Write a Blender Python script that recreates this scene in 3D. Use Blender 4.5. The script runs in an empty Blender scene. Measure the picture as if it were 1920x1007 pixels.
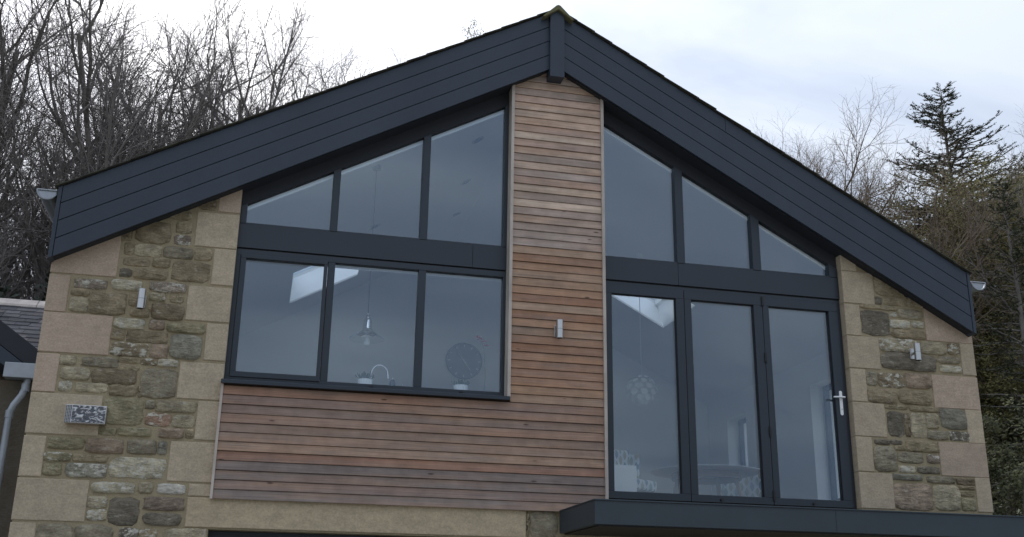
import bpy, math, random
from mathutils import Vector, Matrix

# ------------------------------------------------------------------ camera, sky, sun, exposure
scene = bpy.context.scene
COL = scene.collection
R = math.radians
YAW, PITCH, ROLL = R(-12.9587), R(18.2680), R(0.8777)
GROUND = -2.9                      # door sill level is about z = -0.1, the camera stands on the drive

def look_axes():
    cy, sy, cp, sp = math.cos(YAW), math.sin(YAW), math.cos(PITCH), math.sin(PITCH)
    f = Vector((-sy * cp, cy * cp, sp)); r = Vector((cy, sy, 0)); u = r.cross(f)
    return (r * math.cos(ROLL) + u * math.sin(ROLL), u * math.cos(ROLL) - r * math.sin(ROLL), f)
ax_r, ax_u, ax_f = look_axes()
cam_data = bpy.data.cameras.new('camera')
cam_data.sensor_width = 36.0
cam_data.lens = 2000.29 / 1920 * 36
cam_data.clip_start, cam_data.clip_end = 0.1, 2000
cam = bpy.data.objects.new('camera', cam_data)
COL.objects.link(cam)
m = Matrix.Identity(4)
for i in range(3):
    m[i][0], m[i][1], m[i][2] = ax_r[i], ax_u[i], -ax_f[i]
m[0][3], m[1][3], m[2][3] = -2.8605, -10.5, -1.2786
cam.matrix_world = m
scene.camera = cam

SUN_AZ, SUN_EL = R(-9), R(39)      # azimuth from +Y towards +X: the sun stands behind the house, up left
sun_vec = Vector((math.sin(SUN_AZ) * math.cos(SUN_EL), math.cos(SUN_AZ) * math.cos(SUN_EL), math.sin(SUN_EL)))
world = bpy.data.worlds.new('World'); scene.world = world
world.use_nodes = True
nt = world.node_tree; nt.nodes.clear()
def wn(t, **k):
    n = nt.nodes.new(t)
    for a, b in k.items(): setattr(n, a, b)
    return n
def wl(a, b): nt.links.new(a, b)
out = wn('ShaderNodeOutputWorld'); bg = wn('ShaderNodeBackground'); bg.inputs[1].default_value = 0.1
sky = wn('ShaderNodeTexSky', sky_type='NISHITA', sun_disc=False)
sky.sun_elevation = SUN_EL; sky.sun_rotation = SUN_AZ
sky.air_density = 1.0; sky.dust_density = 2.0
tc = wn('ShaderNodeTexCoord')
nrm = wn('ShaderNodeVectorMath', operation='NORMALIZE'); wl(tc.outputs['Generated'], nrm.inputs[0])
sep = wn('ShaderNodeSeparateXYZ'); wl(nrm.outputs[0], sep.inputs[0])
den = wn('ShaderNodeMath', operation='MAXIMUM'); wl(sep.outputs[2], den.inputs[0]); den.inputs[1].default_value = 0.0
den2 = wn('ShaderNodeMath', operation='ADD'); wl(den.outputs[0], den2.inputs[0]); den2.inputs[1].default_value = 0.3
plane = wn('ShaderNodeVectorMath', operation='DIVIDE'); wl(nrm.outputs[0], plane.inputs[0])
cmb = wn('ShaderNodeCombineXYZ')
for i in range(3): wl(den2.outputs[0], cmb.inputs[i])
wl(cmb.outputs[0], plane.inputs[1])
mapn = wn('ShaderNodeMapping'); wl(plane.outputs[0], mapn.inputs[0]); mapn.inputs['Scale'].default_value = (0.7, 1.5, 1.0)
mapn.inputs['Rotation'].default_value = (0, 0, R(20))
noi = wn('ShaderNodeTexNoise'); wl(mapn.outputs[0], noi.inputs['Vector'])
noi.inputs['Scale'].default_value = 2.1; noi.inputs['Detail'].default_value = 6; noi.inputs['Roughness'].default_value = 0.52
noi.inputs['Distortion'].default_value = 0.5
ramp = wn('ShaderNodeValToRGB'); wl(noi.outputs[0], ramp.inputs[0])
ramp.color_ramp.elements[0].position = 0.36; ramp.color_ramp.elements[0].color = (3.2, 3.85, 5.1, 1)
ramp.color_ramp.elements[1].position = 0.64; ramp.color_ramp.elements[1].color = (5.6, 6.1, 6.9, 1)
mixs = wn('ShaderNodeMix', data_type='RGBA'); mixs.inputs[0].default_value = 0.86
wl(sky.outputs[0], mixs.inputs[6]); wl(ramp.outputs[0], mixs.inputs[7])
dot = wn('ShaderNodeVectorMath', operation='DOT_PRODUCT'); wl(nrm.outputs[0], dot.inputs[0]); dot.inputs[1].default_value = sun_vec
dmx = wn('ShaderNodeMath', operation='MAXIMUM'); wl(dot.outputs['Value'], dmx.inputs[0]); dmx.inputs[1].default_value = 0.0
pw = wn('ShaderNodeMath', operation='POWER'); wl(dmx.outputs[0], pw.inputs[0]); pw.inputs[1].default_value = 19
glow = wn('ShaderNodeMix', data_type='RGBA'); glow.blend_type = 'ADD'; glow.clamp_factor = False
wl(pw.outputs[0], glow.inputs[0]); glow.inputs[7].default_value = (7.4, 7.1, 6.6, 1)
oc1 = wn('ShaderNodeMath', operation='MULTIPLY_ADD'); wl(den.outputs[0], oc1.inputs[0]); oc1.inputs[1].default_value = 1.10; oc1.inputs[2].default_value = 0.66
ocs = wn('ShaderNodeVectorMath', operation='SCALE'); wl(mixs.outputs[2], ocs.inputs[0]); wl(oc1.outputs[0], ocs.inputs[3])
wl(ocs.outputs[0], glow.inputs[6])
wl(glow.outputs[2], bg.inputs[0]); wl(bg.outputs[0], out.inputs[0])

sl = bpy.data.lights.new('sun', 'SUN'); sl.energy = 1.2; sl.angle = R(12); sl.color = (1.0, 0.95, 0.88)
so = bpy.data.objects.new('sun', sl); COL.objects.link(so)
so.rotation_euler = sun_vec.to_track_quat('Z', 'Y').to_euler(); so.location = sun_vec * 60

scene.view_settings.view_transform = 'Standard'; scene.view_settings.look = 'None'
scene.view_settings.exposure = 0.46; scene.view_settings.gamma = 1.0
scene.view_settings.use_curve_mapping = False
scene.render.engine = 'CYCLES'
scene.cycles.max_bounces = 8; scene.cycles.diffuse_bounces = 4; scene.cycles.glossy_bounces = 4
scene.cycles.transparent_max_bounces = 12

# ------------------------------------------------------------------ materials
def mat(name, color, rough=0.6, metal=0.0, spec=0.5, vary=0.0, vscale=3.0, bump=0.0, bscale=40.0, color2=None, stretch=(1, 1, 1),
        use_obj=False, emission=None, detail=6, fine=0.0, fscale=90.0, coat=0.0):
    """procedural surface: base colour (or the object's own colour) broken up by noise in world space, plus noise bump"""
    M = bpy.data.materials.new(name); M.use_nodes = True
    n = M.node_tree; b = n.nodes['Principled BSDF']
    b.inputs['Roughness'].default_value = rough; b.inputs['Metallic'].default_value = metal
    b.inputs['Specular IOR Level'].default_value = spec; b.inputs['Coat Weight'].default_value = coat
    def N(t, **k):
        q = n.nodes.new(t)
        for a, c in k.items(): setattr(q, a, c)
        return q
    geo = N('ShaderNodeNewGeometry')
    mp = N('ShaderNodeMapping'); n.links.new(geo.outputs['Position'], mp.inputs[0]); mp.inputs['Scale'].default_value = stretch
    if use_obj:
        oi = N('ShaderNodeObjectInfo'); base = oi.outputs['Color']
    else:
        rgb = N('ShaderNodeRGB'); rgb.outputs[0].default_value = (*color, 1); base = rgb.outputs[0]
    if vary or color2:
        nz = N('ShaderNodeTexNoise'); n.links.new(mp.outputs[0], nz.inputs['Vector'])
        nz.inputs['Scale'].default_value = vscale; nz.inputs['Detail'].default_value = detail; nz.inputs['Roughness'].default_value = 0.62
        cr = N('ShaderNodeMapRange'); n.links.new(nz.outputs[0], cr.inputs[0])
        cr.inputs[1].default_value = 0.3; cr.inputs[2].default_value = 0.7
        if color2:
            mx = N('ShaderNodeMix', data_type='RGBA'); n.links.new(cr.outputs[0], mx.inputs[0])
            n.links.new(base, mx.inputs[6]); mx.inputs[7].default_value = (*color2, 1); base = mx.outputs[2]
        if vary:
            cr2 = N('ShaderNodeMapRange'); n.links.new(nz.outputs[0], cr2.inputs[0])
            cr2.inputs[1].default_value = 0.25; cr2.inputs[2].default_value = 0.75
            cr2.inputs[3].default_value = 1 - vary; cr2.inputs[4].default_value = 1 + vary
            mu = N('ShaderNodeVectorMath', operation='SCALE'); n.links.new(base, mu.inputs[0]); n.links.new(cr2.outputs[0], mu.inputs[3])
            base = mu.outputs[0]
    if fine:
        nf = N('ShaderNodeTexNoise'); n.links.new(mp.outputs[0], nf.inputs['Vector']); nf.inputs['Scale'].default_value = fscale
        nf.inputs['Detail'].default_value = 3
        c3 = N('ShaderNodeMapRange'); n.links.new(nf.outputs[0], c3.inputs[0]); c3.inputs[1].default_value = 0.3; c3.inputs[2].default_value = 0.7
        c3.inputs[3].default_value = 1 - fine; c3.inputs[4].default_value = 1 + fine
        m3 = N('ShaderNodeVectorMath', operation='SCALE'); n.links.new(base, m3.inputs[0]); n.links.new(c3.outputs[0], m3.inputs[3])
        base = m3.outputs[0]
    n.links.new(base, b.inputs['Base Color'])
    if bump:
        nb = N('ShaderNodeTexNoise'); n.links.new(mp.outputs[0], nb.inputs['Vector']); nb.inputs['Scale'].default_value = bscale
        nb.inputs['Detail'].default_value = 5; nb.inputs['Roughness'].default_value = 0.65
        bp = N('ShaderNodeBump'); bp.inputs['Strength'].default_value = min(1.0, bump); bp.inputs['Distance'].default_value = 0.02
        n.links.new(nb.outputs[0], bp.inputs['Height']); n.links.new(bp.outputs[0], b.inputs['Normal'])
    if emission:
        b.inputs['Emission Color'].default_value = (*emission[:3], 1); b.inputs['Emission Strength'].default_value = emission[3]
    return M

def glass_mat(name, refl=0.095, tint=(0.95, 0.975, 0.985)):
    M = bpy.data.materials.new(name); M.use_nodes = True
    n = M.node_tree; n.nodes.clear()
    o = n.nodes.new('ShaderNodeOutputMaterial'); mx = n.nodes.new('ShaderNodeMixShader')
    tr = n.nodes.new('ShaderNodeBsdfTransparent'); tr.inputs[0].default_value = (*tint, 1)
    gl = n.nodes.new('ShaderNodeBsdfGlossy'); gl.inputs['Roughness'].default_value = 0.0; gl.inputs[0].default_value = (0.72, 0.86, 1.0, 1)
    # sealed double unit: each face reflects a little, more at a slant
    lw = n.nodes.new('ShaderNodeLayerWeight'); lw.inputs[0].default_value = 0.5
    p5 = n.nodes.new('ShaderNodeMath'); p5.operation = 'POWER'; p5.inputs[1].default_value = 5
    n.links.new(lw.outputs['Facing'], p5.inputs[0])
    k = n.nodes.new('ShaderNodeMath'); k.operation = 'MULTIPLY_ADD'; k.use_clamp = True; k.inputs[1].default_value = 0.9; k.inputs[2].default_value = refl
    n.links.new(p5.outputs[0], k.inputs[0])
    n.links.new(k.outputs[0], mx.inputs[0])
    n.links.new(tr.outputs[0], mx.inputs[1]); n.links.new(gl.outputs[0], mx.inputs[2]); n.links.new(mx.outputs[0], o.inputs[0])
    return M

def stone_mat(name, blotch, bump, fleck=0.0):
    """weathered sandstone: own colour per stone, lichen and soot blotches, bedding lines, gritty relief"""
    M = bpy.data.materials.new(name); M.use_nodes = True
    n = M.node_tree; b = n.nodes['Principled BSDF']; b.inputs['Roughness'].default_value = 0.92; b.inputs['Specular IOR Level'].default_value = 0.2
    L = n.links.new
    def N(t, **k):
        q = n.nodes.new(t)
        for a, c in k.items(): setattr(q, a, c)
        return q
    geo = N('ShaderNodeNewGeometry'); oi = N('ShaderNodeObjectInfo')
    off = N('ShaderNodeVectorMath', operation='SCALE'); off.inputs[0].default_value = (7, 13, 5); L(oi.outputs['Random'], off.inputs[3])
    add = N('ShaderNodeVectorMath', operation='ADD'); L(geo.outputs['Position'], add.inputs[0]); L(off.outputs[0], add.inputs[1])
    def noise(scale, detail, st=(1, 1, 1), rough=0.6):
        mp = N('ShaderNodeMapping'); L(add.outputs[0], mp.inputs[0]); mp.inputs['Scale'].default_value = st
        q = N('ShaderNodeTexNoise'); L(mp.outputs[0], q.inputs['Vector']); q.inputs['Scale'].default_value = scale
        q.inputs['Detail'].default_value = detail; q.inputs['Roughness'].default_value = rough
        return q.outputs[0]
    def rng(v, a, c, lo, hi):
        q = N('ShaderNodeMapRange'); L(v, q.inputs[0])
        for i, x in enumerate((a, c, lo, hi)): q.inputs[i + 1].default_value = x
        return q.outputs[0]
    col = oi.outputs['Color']
    big = noise(7, 5, (1, 1, 1.3)); bed = noise(11, 5, (0.7, 1, 2.0), .7); fine = noise(60, 4)
    for v, a, c, lo, hi in ((big, .3, .7, 1 - blotch, 1 + blotch), (bed, .3, .7, 1 - blotch * .7, 1 + blotch * .7), (fine, .3, .7, 1 - .16, 1 + .16)):
        s = N('ShaderNodeVectorMath', operation='SCALE'); L(col, s.inputs[0]); L(rng(v, a, c, lo, hi), s.inputs[3]); col = s.outputs[0]
    if fleck:
        f = noise(13, 6, (1, 1, 1.6), 0.7)
        mx = N('ShaderNodeMix', data_type='RGBA'); L(rng(f, *((.51, .57) if fleck > .5 else (.57, .63)), 0, fleck), mx.inputs[0]); L(col, mx.inputs[6]); mx.inputs[7].default_value = (.74, .70, .58, 1)
        d = noise(11, 5, (1, 1, 1.4), 0.7)
        m2 = N('ShaderNodeMix', data_type='RGBA'); L(rng(d, .60, .74, 0, .40), m2.inputs[0]); L(mx.outputs[2], m2.inputs[6]); m2.inputs[7].default_value = (.075, .068, .06, 1)
        col = m2.outputs[2]
    L(col, b.inputs['Base Color'])
    h = N('ShaderNodeMath', operation='ADD'); L(noise(22, 6, (.8, 1, 1.7), .7), h.inputs[0]); L(bed, h.inputs[1])
    bp = N('ShaderNodeBump'); bp.inputs['Strength'].default_value = bump; bp.inputs['Distance'].default_value = 0.05
    L(h.outputs[0], bp.inputs['Height']); L(bp.outputs[0], b.inputs['Normal'])
    return M

def cedar_mat():
    """weathering cedar: own tone per board, long grain, greyed patches, a few knots"""
    M = bpy.data.materials.new('cedar'); M.use_nodes = True
    n = M.node_tree; b = n.nodes['Principled BSDF']; b.inputs['Roughness'].default_value = 0.75; b.inputs['Specular IOR Level'].default_value = 0.25
    L = n.links.new
    def N(t, **k):
        q = n.nodes.new(t)
        for a, c in k.items(): setattr(q, a, c)
        return q
    geo = N('ShaderNodeNewGeometry'); oi = N('ShaderNodeObjectInfo')
    off = N('ShaderNodeVectorMath', operation='SCALE'); off.inputs[0].default_value = (31, 3, 0); L(oi.outputs['Random'], off.inputs[3])
    add = N('ShaderNodeVectorMath', operation='ADD'); L(geo.outputs['Position'], add.inputs[0]); L(off.outputs[0], add.inputs[1])
    def noise(st, detail=4, rough=.6, dist=0):
        mp = N('ShaderNodeMapping'); L(add.outputs[0], mp.inputs[0]); mp.inputs['Scale'].default_value = st
        q = N('ShaderNodeTexNoise'); L(mp.outputs[0], q.inputs['Vector']); q.inputs['Scale'].default_value = 1
        q.inputs['Detail'].default_value = detail; q.inputs['Roughness'].default_value = rough; q.inputs['Distortion'].default_value = dist
        return q.outputs[0]
    def rng(v, a, c, lo, hi):
        q = N('ShaderNodeMapRange'); L(v, q.inputs[0])
        for i, x in enumerate((a, c, lo, hi)): q.inputs[i + 1].default_value = x
        return q.outputs[0]
    col = oi.outputs['Color']
    grey = N('ShaderNodeMix', data_type='RGBA'); L(rng(noise((1.1, 1, 9)), .42, .72, 0, .7), grey.inputs[0]); L(col, grey.inputs[6])
    grey.inputs[7].default_value = (.26, .205, .17, 1); col = grey.outputs[2]
    warm = N('ShaderNodeMix', data_type='RGBA'); L(rng(noise((.7, 1, 7)), .48, .74, 0, .5), warm.inputs[0]); L(col, warm.inputs[6])
    warm.inputs[7].default_value = (.42, .235, .13, 1); col = warm.outputs[2]
    grain = noise((2.2, 1, 150), 4, .6, .3)
    stain = noise((5, 1, 5), 3)
    for v, lo, hi in ((grain, .78, 1.22), (stain, .84, 1.16)):
        s = N('ShaderNodeVectorMath', operation='SCALE'); L(col, s.inputs[0]); L(rng(v, .3, .7, lo, hi), s.inputs[3]); col = s.outputs[0]
    mpk = N('ShaderNodeMapping'); L(add.outputs[0], mpk.inputs[0]); mpk.inputs['Scale'].default_value = (1.9, .4, 6.5)
    vo = N('ShaderNodeTexVoronoi'); L(mpk.outputs[0], vo.inputs['Vector']); vo.inputs['Scale'].default_value = 1.0
    kn = N('ShaderNodeMix', data_type='RGBA'); L(rng(vo.outputs['Distance'], .035, .075, .8, 0), kn.inputs[0]); L(col, kn.inputs[6])
    kn.inputs[7].default_value = (.05, .028, .02, 1); col = kn.outputs[2]
    L(col, b.inputs['Base Color'])
    bp = N('ShaderNodeBump'); bp.inputs['Strength'].default_value = .25; bp.inputs['Distance'].default_value = .004
    L(grain, bp.inputs['Height']); L(bp.outputs[0], b.inputs['Normal'])
    return M

def ogee_mat():
    """upholstery print: white lattice round rows of teal, mustard and blue drops"""
    M = bpy.data.materials.new('ogee_fabric'); M.use_nodes = True
    n = M.node_tree; b = n.nodes['Principled BSDF']; b.inputs['Roughness'].default_value = .9
    L = n.links.new
    def MA(op, a, c=None):
        q = n.nodes.new('ShaderNodeMath'); q.operation = op
        for i, v in enumerate((a, c)):
            if v is None: continue
            if isinstance(v, (int, float)): q.inputs[i].default_value = v
            else: L(v, q.inputs[i])
        return q.outputs[0]
    t = n.nodes.new('ShaderNodeTexCoord'); s = n.nodes.new('ShaderNodeSeparateXYZ'); L(t.outputs['Object'], s.inputs[0])
    u = MA('DIVIDE', MA('ADD', s.outputs[0], MA('MULTIPLY', s.outputs[1], .9)), .075)
    col_id = MA('FLOOR', u); par = MA('MODULO', MA('ABSOLUTE', col_id), 2)
    v = MA('ADD', MA('DIVIDE', s.outputs[2], .15), MA('MULTIPLY', par, .5))
    w = MA('ABSOLUTE', MA('SUBTRACT', MA('FRACT', u), .5))
    half = MA('MULTIPLY', MA('ABSOLUTE', MA('SINE', MA('MULTIPLY', v, math.pi))), .44)
    inside = MA('LESS_THAN', w, MA('SUBTRACT', half, .07))
    wn_ = n.nodes.new('ShaderNodeTexWhiteNoise'); cb = n.nodes.new('ShaderNodeCombineXYZ'); L(col_id, cb.inputs[0]); L(MA('FLOOR', v), cb.inputs[1]); L(cb.outputs[0], wn_.inputs[0])
    rp = n.nodes.new('ShaderNodeValToRGB'); rp.color_ramp.interpolation = 'CONSTANT'; L(wn_.outputs[0], rp.inputs[0])
    e = rp.color_ramp.elements; e[0].color = (.38, .48, .50, 1); e[1].position = .3; e[1].color = (.56, .48, .30, 1)
    for p, c in ((.5, (.30, .38, .48, 1)), (.75, (.50, .52, .42, 1))):
        q = e.new(p); q.color = c
    mx = n.nodes.new('ShaderNodeMix'); mx.data_type = 'RGBA'; L(inside, mx.inputs[0]); mx.inputs[6].default_value = (.86, .87, .85, 1); L(rp.outputs[0], mx.inputs[7])
    L(mx.outputs[2], b.inputs['Base Color'])
    return M

M = {}
M['mortar'] = mat('mortar', (.40, .325, .205), .95, vary=.25, vscale=6, bump=.7, bscale=60, color2=(.33, .275, .175), spec=.15, fine=.12)
M['ashlar'] = stone_mat('ashlar', .10, .16)
M['rubble'] = stone_mat('rubble', .34, .9, .30)
M['flecked'] = stone_mat('flecked_rubble', .36, .9, .95)
M['cedar'] = cedar_mat()
M['cedar_trim'] = mat('cedar_trim', (.50, .43, .37), .8, vary=.25, vscale=9, stretch=(1, 1, .3), bump=.2)
M['frame'] = mat('frame', (.026, .034, .044), .40, spec=.45, vary=.06, vscale=2)
M['barge'] = mat('barge', (.033, .044, .061), .48, spec=.42, vary=.16, vscale=1.6, stretch=(1, 1, .45), bump=.06, bscale=160, fine=.05)
M['canopy'] = mat('canopy', (.040, .053, .063), .5, spec=.4, vary=.10, vscale=2, bump=.05, bscale=120)
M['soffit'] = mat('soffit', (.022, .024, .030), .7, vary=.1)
M['batten'] = mat('batten', (.10, .066, .05), .9)
M['black'] = mat('black', (.012, .012, .014), .5)
M['slate'] = mat('slate', (.10, .09, .095), .85, spec=.15, use_obj=True, vary=.25, vscale=9, bump=.4, bscale=50)
M['verge'] = mat('verge', (.06, .055, .048), .9, vary=.35, vscale=8, bump=.8, bscale=40, color2=(.06, .06, .035))
M['ridge'] = mat('ridge', (.20, .165, .10), .95, vary=.3, vscale=14, bump=.8, bscale=40, color2=(.13, .13, .05))
M['zinc'] = mat('zinc', (.36, .38, .40), .5, metal=.8, vary=.12, vscale=6, bump=.05)
M['steel'] = mat('steel', (.55, .54, .52), .3, metal=1.0, vary=.08, vscale=20, stretch=(1, 1, .1))
M['chrome'] = mat('chrome', (.85, .85, .85), .08, metal=1.0)
M['white'] = mat('white_paint', (.87, .87, .85), .5, vary=.02)
M['plaster'] = mat('plaster', (.84, .83, .80), .9, vary=.03, vscale=1)
M['floor'] = mat('oak_floor', (.30, .20, .12), .45, vary=.2, vscale=4, stretch=(1, .1, 1))
M['glass'] = glass_mat('glass')
M['clear'] = glass_mat('clear_glass', 0.05, (.95, .97, .98))
M['ogee'] = ogee_mat()
M['oak'] = mat('oak', (.38, .25, .14), .5, vary=.15, vscale=6, stretch=(1, 1, .2))
M['petal'] = mat('petal', (.35, .05, .06), .6)
M['stem'] = mat('stem', (.06, .10, .04), .7)
M['clockface'] = mat('clock_face', (.17, .17, .18), .5)
M['bottle'] = mat('dark_bottle', (.03, .035, .045), .15)
M['grass'] = mat('grass', (.060, .075, .030), .95, vary=.35, vscale=.4, color2=(.09, .075, .04), bump=.6, bscale=9)
M['gravel'] = mat('gravel', (.40, .375, .33), .95, vary=.2, vscale=3, bump=.9, bscale=70)
M['bark'] = mat('bark', (.19, .168, .15), .95, vary=.35, vscale=5, bump=.6, bscale=30, spec=.1)
M['bark_brown'] = mat('bark_brown', (.15, .118, .09), .95, vary=.3, vscale=3, bump=.5, bscale=30, spec=.1)
M['twig'] = mat('twig', (.25, .222, .205), .9, vary=.3, vscale=1.5, spec=.1)
M['twig_brown'] = mat('twig_brown', (.28, .22, .165), .9, vary=.3, vscale=1.5, spec=.1)
M['needle'] = mat('needle', (.058, .076, .042), .8, vary=.4, vscale=2.5, spec=.2)
M['larch'] = mat('larch', (.29, .265, .105), .85, vary=.35, vscale=1.6, color2=(.21, .175, .09), spec=.15)
M['ivy'] = mat('ivy', (.028, .038, .022), .6, vary=.4, vscale=3)
M['evergreen'] = mat('evergreen', (.066, .074, .034), .8, vary=.45, vscale=2.2, color2=(.105, .10, .045), spec=.2)

# ------------------------------------------------------------------ mesh helpers
def mesh(name, verts, faces, smooth=False):
    me = bpy.data.meshes.new(name); me.from_pydata([tuple(v) for v in verts], [], faces); me.update()
    if smooth: me.polygons.foreach_set('use_smooth', [True] * len(me.polygons))
    return me
def obj(name, me, m, parent=None, color=None):
    o = bpy.data.objects.new(name, me); COL.objects.link(o)
    if m is not None and not me.materials: me.materials.append(m)
    if parent is not None: o.parent = parent
    if color is not None: o.color = (*color, 1)
    return o
def empty(name, loc=(0, 0, 0)):
    o = bpy.data.objects.new(name, None); COL.objects.link(o); o.location = loc; o.empty_display_size = .2
    return o
def tag(o, label=None, cat=None, group=None, kind=None):
    for k, v in (('label', label), ('category', cat), ('group', group), ('kind', kind)):
        if v: o[k] = v
    return o

class MB:
    """collects shapes, links them as one mesh object"""
    def __init__(s): s.v = []; s.f = []
    def add(s, vs, fs):
        k = len(s.v); s.v += [tuple(v) for v in vs]; s.f += [tuple(i + k for i in f) for f in fs]; return s
    def box(s, x0, x1, y0, y1, z0, z1):
        vs = [(x, y, z) for z in (z0, z1) for y in (y0, y1) for x in (x0, x1)]
        return s.add(vs, [(0, 2, 3, 1), (4, 5, 7, 6), (0, 1, 5, 4), (2, 6, 7, 3), (0, 4, 6, 2), (1, 3, 7, 5)])
    def prism(s, poly, y0, y1):            # polygon in (x, z), counter-clockwise seen from -Y, extruded along Y
        n = len(poly); vs = [(x, y0, z) for x, z in poly] + [(x, y1, z) for x, z in poly]
        fs = [tuple(range(n)), tuple(range(2 * n - 1, n - 1, -1))]
        fs += [(i, i + n, (i + 1) % n + n, (i + 1) % n) for i in range(n)]
        return s.add(vs, fs)
    def prismx(s, poly, x0, x1):           # polygon in (y, z) extruded along X
        n = len(poly); vs = [(x0, y, z) for y, z in poly] + [(x1, y, z) for y, z in poly]
        fs = [tuple(range(n)), tuple(range(2 * n - 1, n - 1, -1))]
        fs += [(i, i + n, (i + 1) % n + n, (i + 1) % n) for i in range(n)]
        return s.add(vs, fs)
    def cyl(s, c, r, h, n=16, axis='z', r2=None):
        r2 = r if r2 is None else r2; vs = []
        for k, rr in ((0, r), (1, r2)):
            for i in range(n):
                a = 2 * math.pi * i / n; p, q = rr * math.cos(a), rr * math.sin(a)
                vs.append((c[0] + p, c[1] + q, c[2] + k * h) if axis == 'z' else (c[0] + p, c[1] + k * h, c[2] + q) if axis == 'y' else (c[0] + k * h, c[1] + p, c[2] + q))
        return s.add(vs, [tuple(range(n)), tuple(range(n, 2 * n))] + [(i, (i + 1) % n, (i + 1) % n + n, i + n) for i in range(n)])
    def lathe(s, c, prof, n=24):           # profile of (radius, z) about a vertical axis at c
        vs = [(c[0] + r * math.cos(2 * math.pi * i / n), c[1] + r * math.sin(2 * math.pi * i / n), c[2] + z) for r, z in prof for i in range(n)]
        fs = [(j * n + i, j * n + (i + 1) % n, (j + 1) * n + (i + 1) % n, (j + 1) * n + i) for j in range(len(prof) - 1) for i in range(n)]
        return s.add(vs, fs)
    def tube(s, pts, rad, n=8):
        pts = [Vector(p) for p in pts]; vs = []; fs = []
        if not isinstance(rad, (list, tuple)): rad = [rad] * len(pts)
        for i, p in enumerate(pts):
            d = (pts[min(i + 1, len(pts) - 1)] - pts[max(i - 1, 0)]).normalized()
            a = d.orthogonal().normalized() if i == 0 else (a - d * a.dot(d)).normalized()
            b = d.cross(a)
            vs += [p + (a * math.cos(2 * math.pi * k / n) + b * math.sin(2 * math.pi * k / n)) * rad[i] for k in range(n)]
        for i in range(len(pts) - 1):
            fs += [(i * n + k, i * n + (k + 1) % n, (i + 1) * n + (k + 1) % n, (i + 1) * n + k) for k in range(n)]
        fs += [tuple(range(n - 1, -1, -1)), tuple(range((len(pts) - 1) * n, len(pts) * n))]
        return s.add(vs, fs)
    def build(s, name, m, parent=None, color=None, smooth=False, bevel=0.0, loc=None):
        v = s.v
        if loc: v = [(x - loc[0], y - loc[1], z - loc[2]) for x, y, z in v]
        o = obj(name, mesh(name, v, s.f, smooth), m, parent, color)
        if loc: o.location = loc
        if smooth:
            e = o.modifiers.new('split', 'EDGE_SPLIT'); e.split_angle = R(42)
        if bevel:
            b = o.modifiers.new('bevel', 'BEVEL'); b.width = bevel; b.segments = 2; b.limit_method = 'ANGLE'
        return o

# ------------------------------------------------------------------ ground
def terrain(x, y):
    z = GROUND
    if y > 11: z += min(.20 * (y - 11), 7.0)
    if x > 8 and y > 3: z += min(.10 * (x - 8), 2.0) * min(1, (y - 3) / 6)
    return z
def build_ground():
    xs = [-400, -150, -80, -50] + [-40 + 4 * i for i in range(21)] + [50, 80, 150, 400]
    ys = [-400, -150, -60, -30, -20, -12, -6, -1] + [3 + 4 * i for i in range(13)] + [70, 110, 200, 400]
    rnd = random.Random(3); vs = []; nx = len(xs)
    for y in ys:
        for x in xs:
            vs.append((x, y, terrain(x, y) + (rnd.uniform(-.15, .15) if y > 12 else 0)))
    fs = [(j * nx + i, j * nx + i + 1, (j + 1) * nx + i + 1, (j + 1) * nx + i) for j in range(len(ys) - 1) for i in range(nx - 1)]
    tag(obj('ground', mesh('ground', vs, fs, True), M['grass']), kind='structure')
    d = MB().add([(-9, -30, GROUND + .02), (9, -30, GROUND + .02), (9, -.02, GROUND + .02), (-9, -.02, GROUND + .02)], [(0, 1, 2, 3)])
    tag(d.build('driveway', M['gravel']), kind='structure')
build_ground()

# ------------------------------------------------------------------ house
house = empty('gable_house', (0, 0, 0))
tag(house, 'stone and cedar clad gabled house with dark grey boards and large windows', 'house')
SL = 0.549                                   # roof pitch
def soffit(x): return 4.67 - SL * abs(x)     # lower edge of the bargeboards
def verge(x): return 5.39 - .548 * abs(x)    # upper edge of the bargeboards
def glass_top(x): return 4.50 - .541 * abs(x)
BY, WY = -0.16, 0.085                        # planes: bargeboard face, window frame face

# --- stone piers: mortar bed with every stone set in it
rs = random.Random(11)
PAL = {'tan': (0.427, 0.346, 0.219), 'brown': (0.372, 0.295, 0.188), 'dkbrown': (0.286, 0.225, 0.145), 'grey': (0.380, 0.326, 0.227), 'dark': (0.247, 0.213, 0.157),
       'purple': (0.333, 0.268, 0.204), 'pink': (0.434, 0.330, 0.235), 'red': (0.427, 0.283, 0.196), 'pale': (0.512, 0.435, 0.293), 'cream': (0.606, 0.533, 0.379),
       'white': (0.723, 0.673, 0.567), 'green': (0.403, 0.349, 0.215), 'slate': (0.325, 0.299, 0.227), 'dkpink': (0.356, 0.275, 0.204)}
wall_left, wall_right = MB(), MB()
wall_left.prism([(-4.98, GROUND), (-3.29, GROUND), (-3.29, soffit(3.29) + .25), (-4.98, soffit(4.98) + .25)], 0.0, .40)
wall_left.box(-3.30, -.20, 0.002, .40, -.515, -.235)
wall_right.prism([(3.44, -.10), (5.04, -.10), (5.04, soffit(5.04) + .25), (3.44, soffit(3.44) + .25)], 0.0, .40)
wall_right.box(-.20, 5.04, 0.001, .40, GROUND, -.102)
pier_l = wall_left.build('stone_wall', M['mortar'], house); pier_r = wall_right.build('stone_wall', M['mortar'], house)
pier_l['label'] = 'left stone pier of dressed corner blocks and rough rubble'
pier_r['label'] = 'right stone pier of dressed corner blocks and rough rubble'

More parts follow.
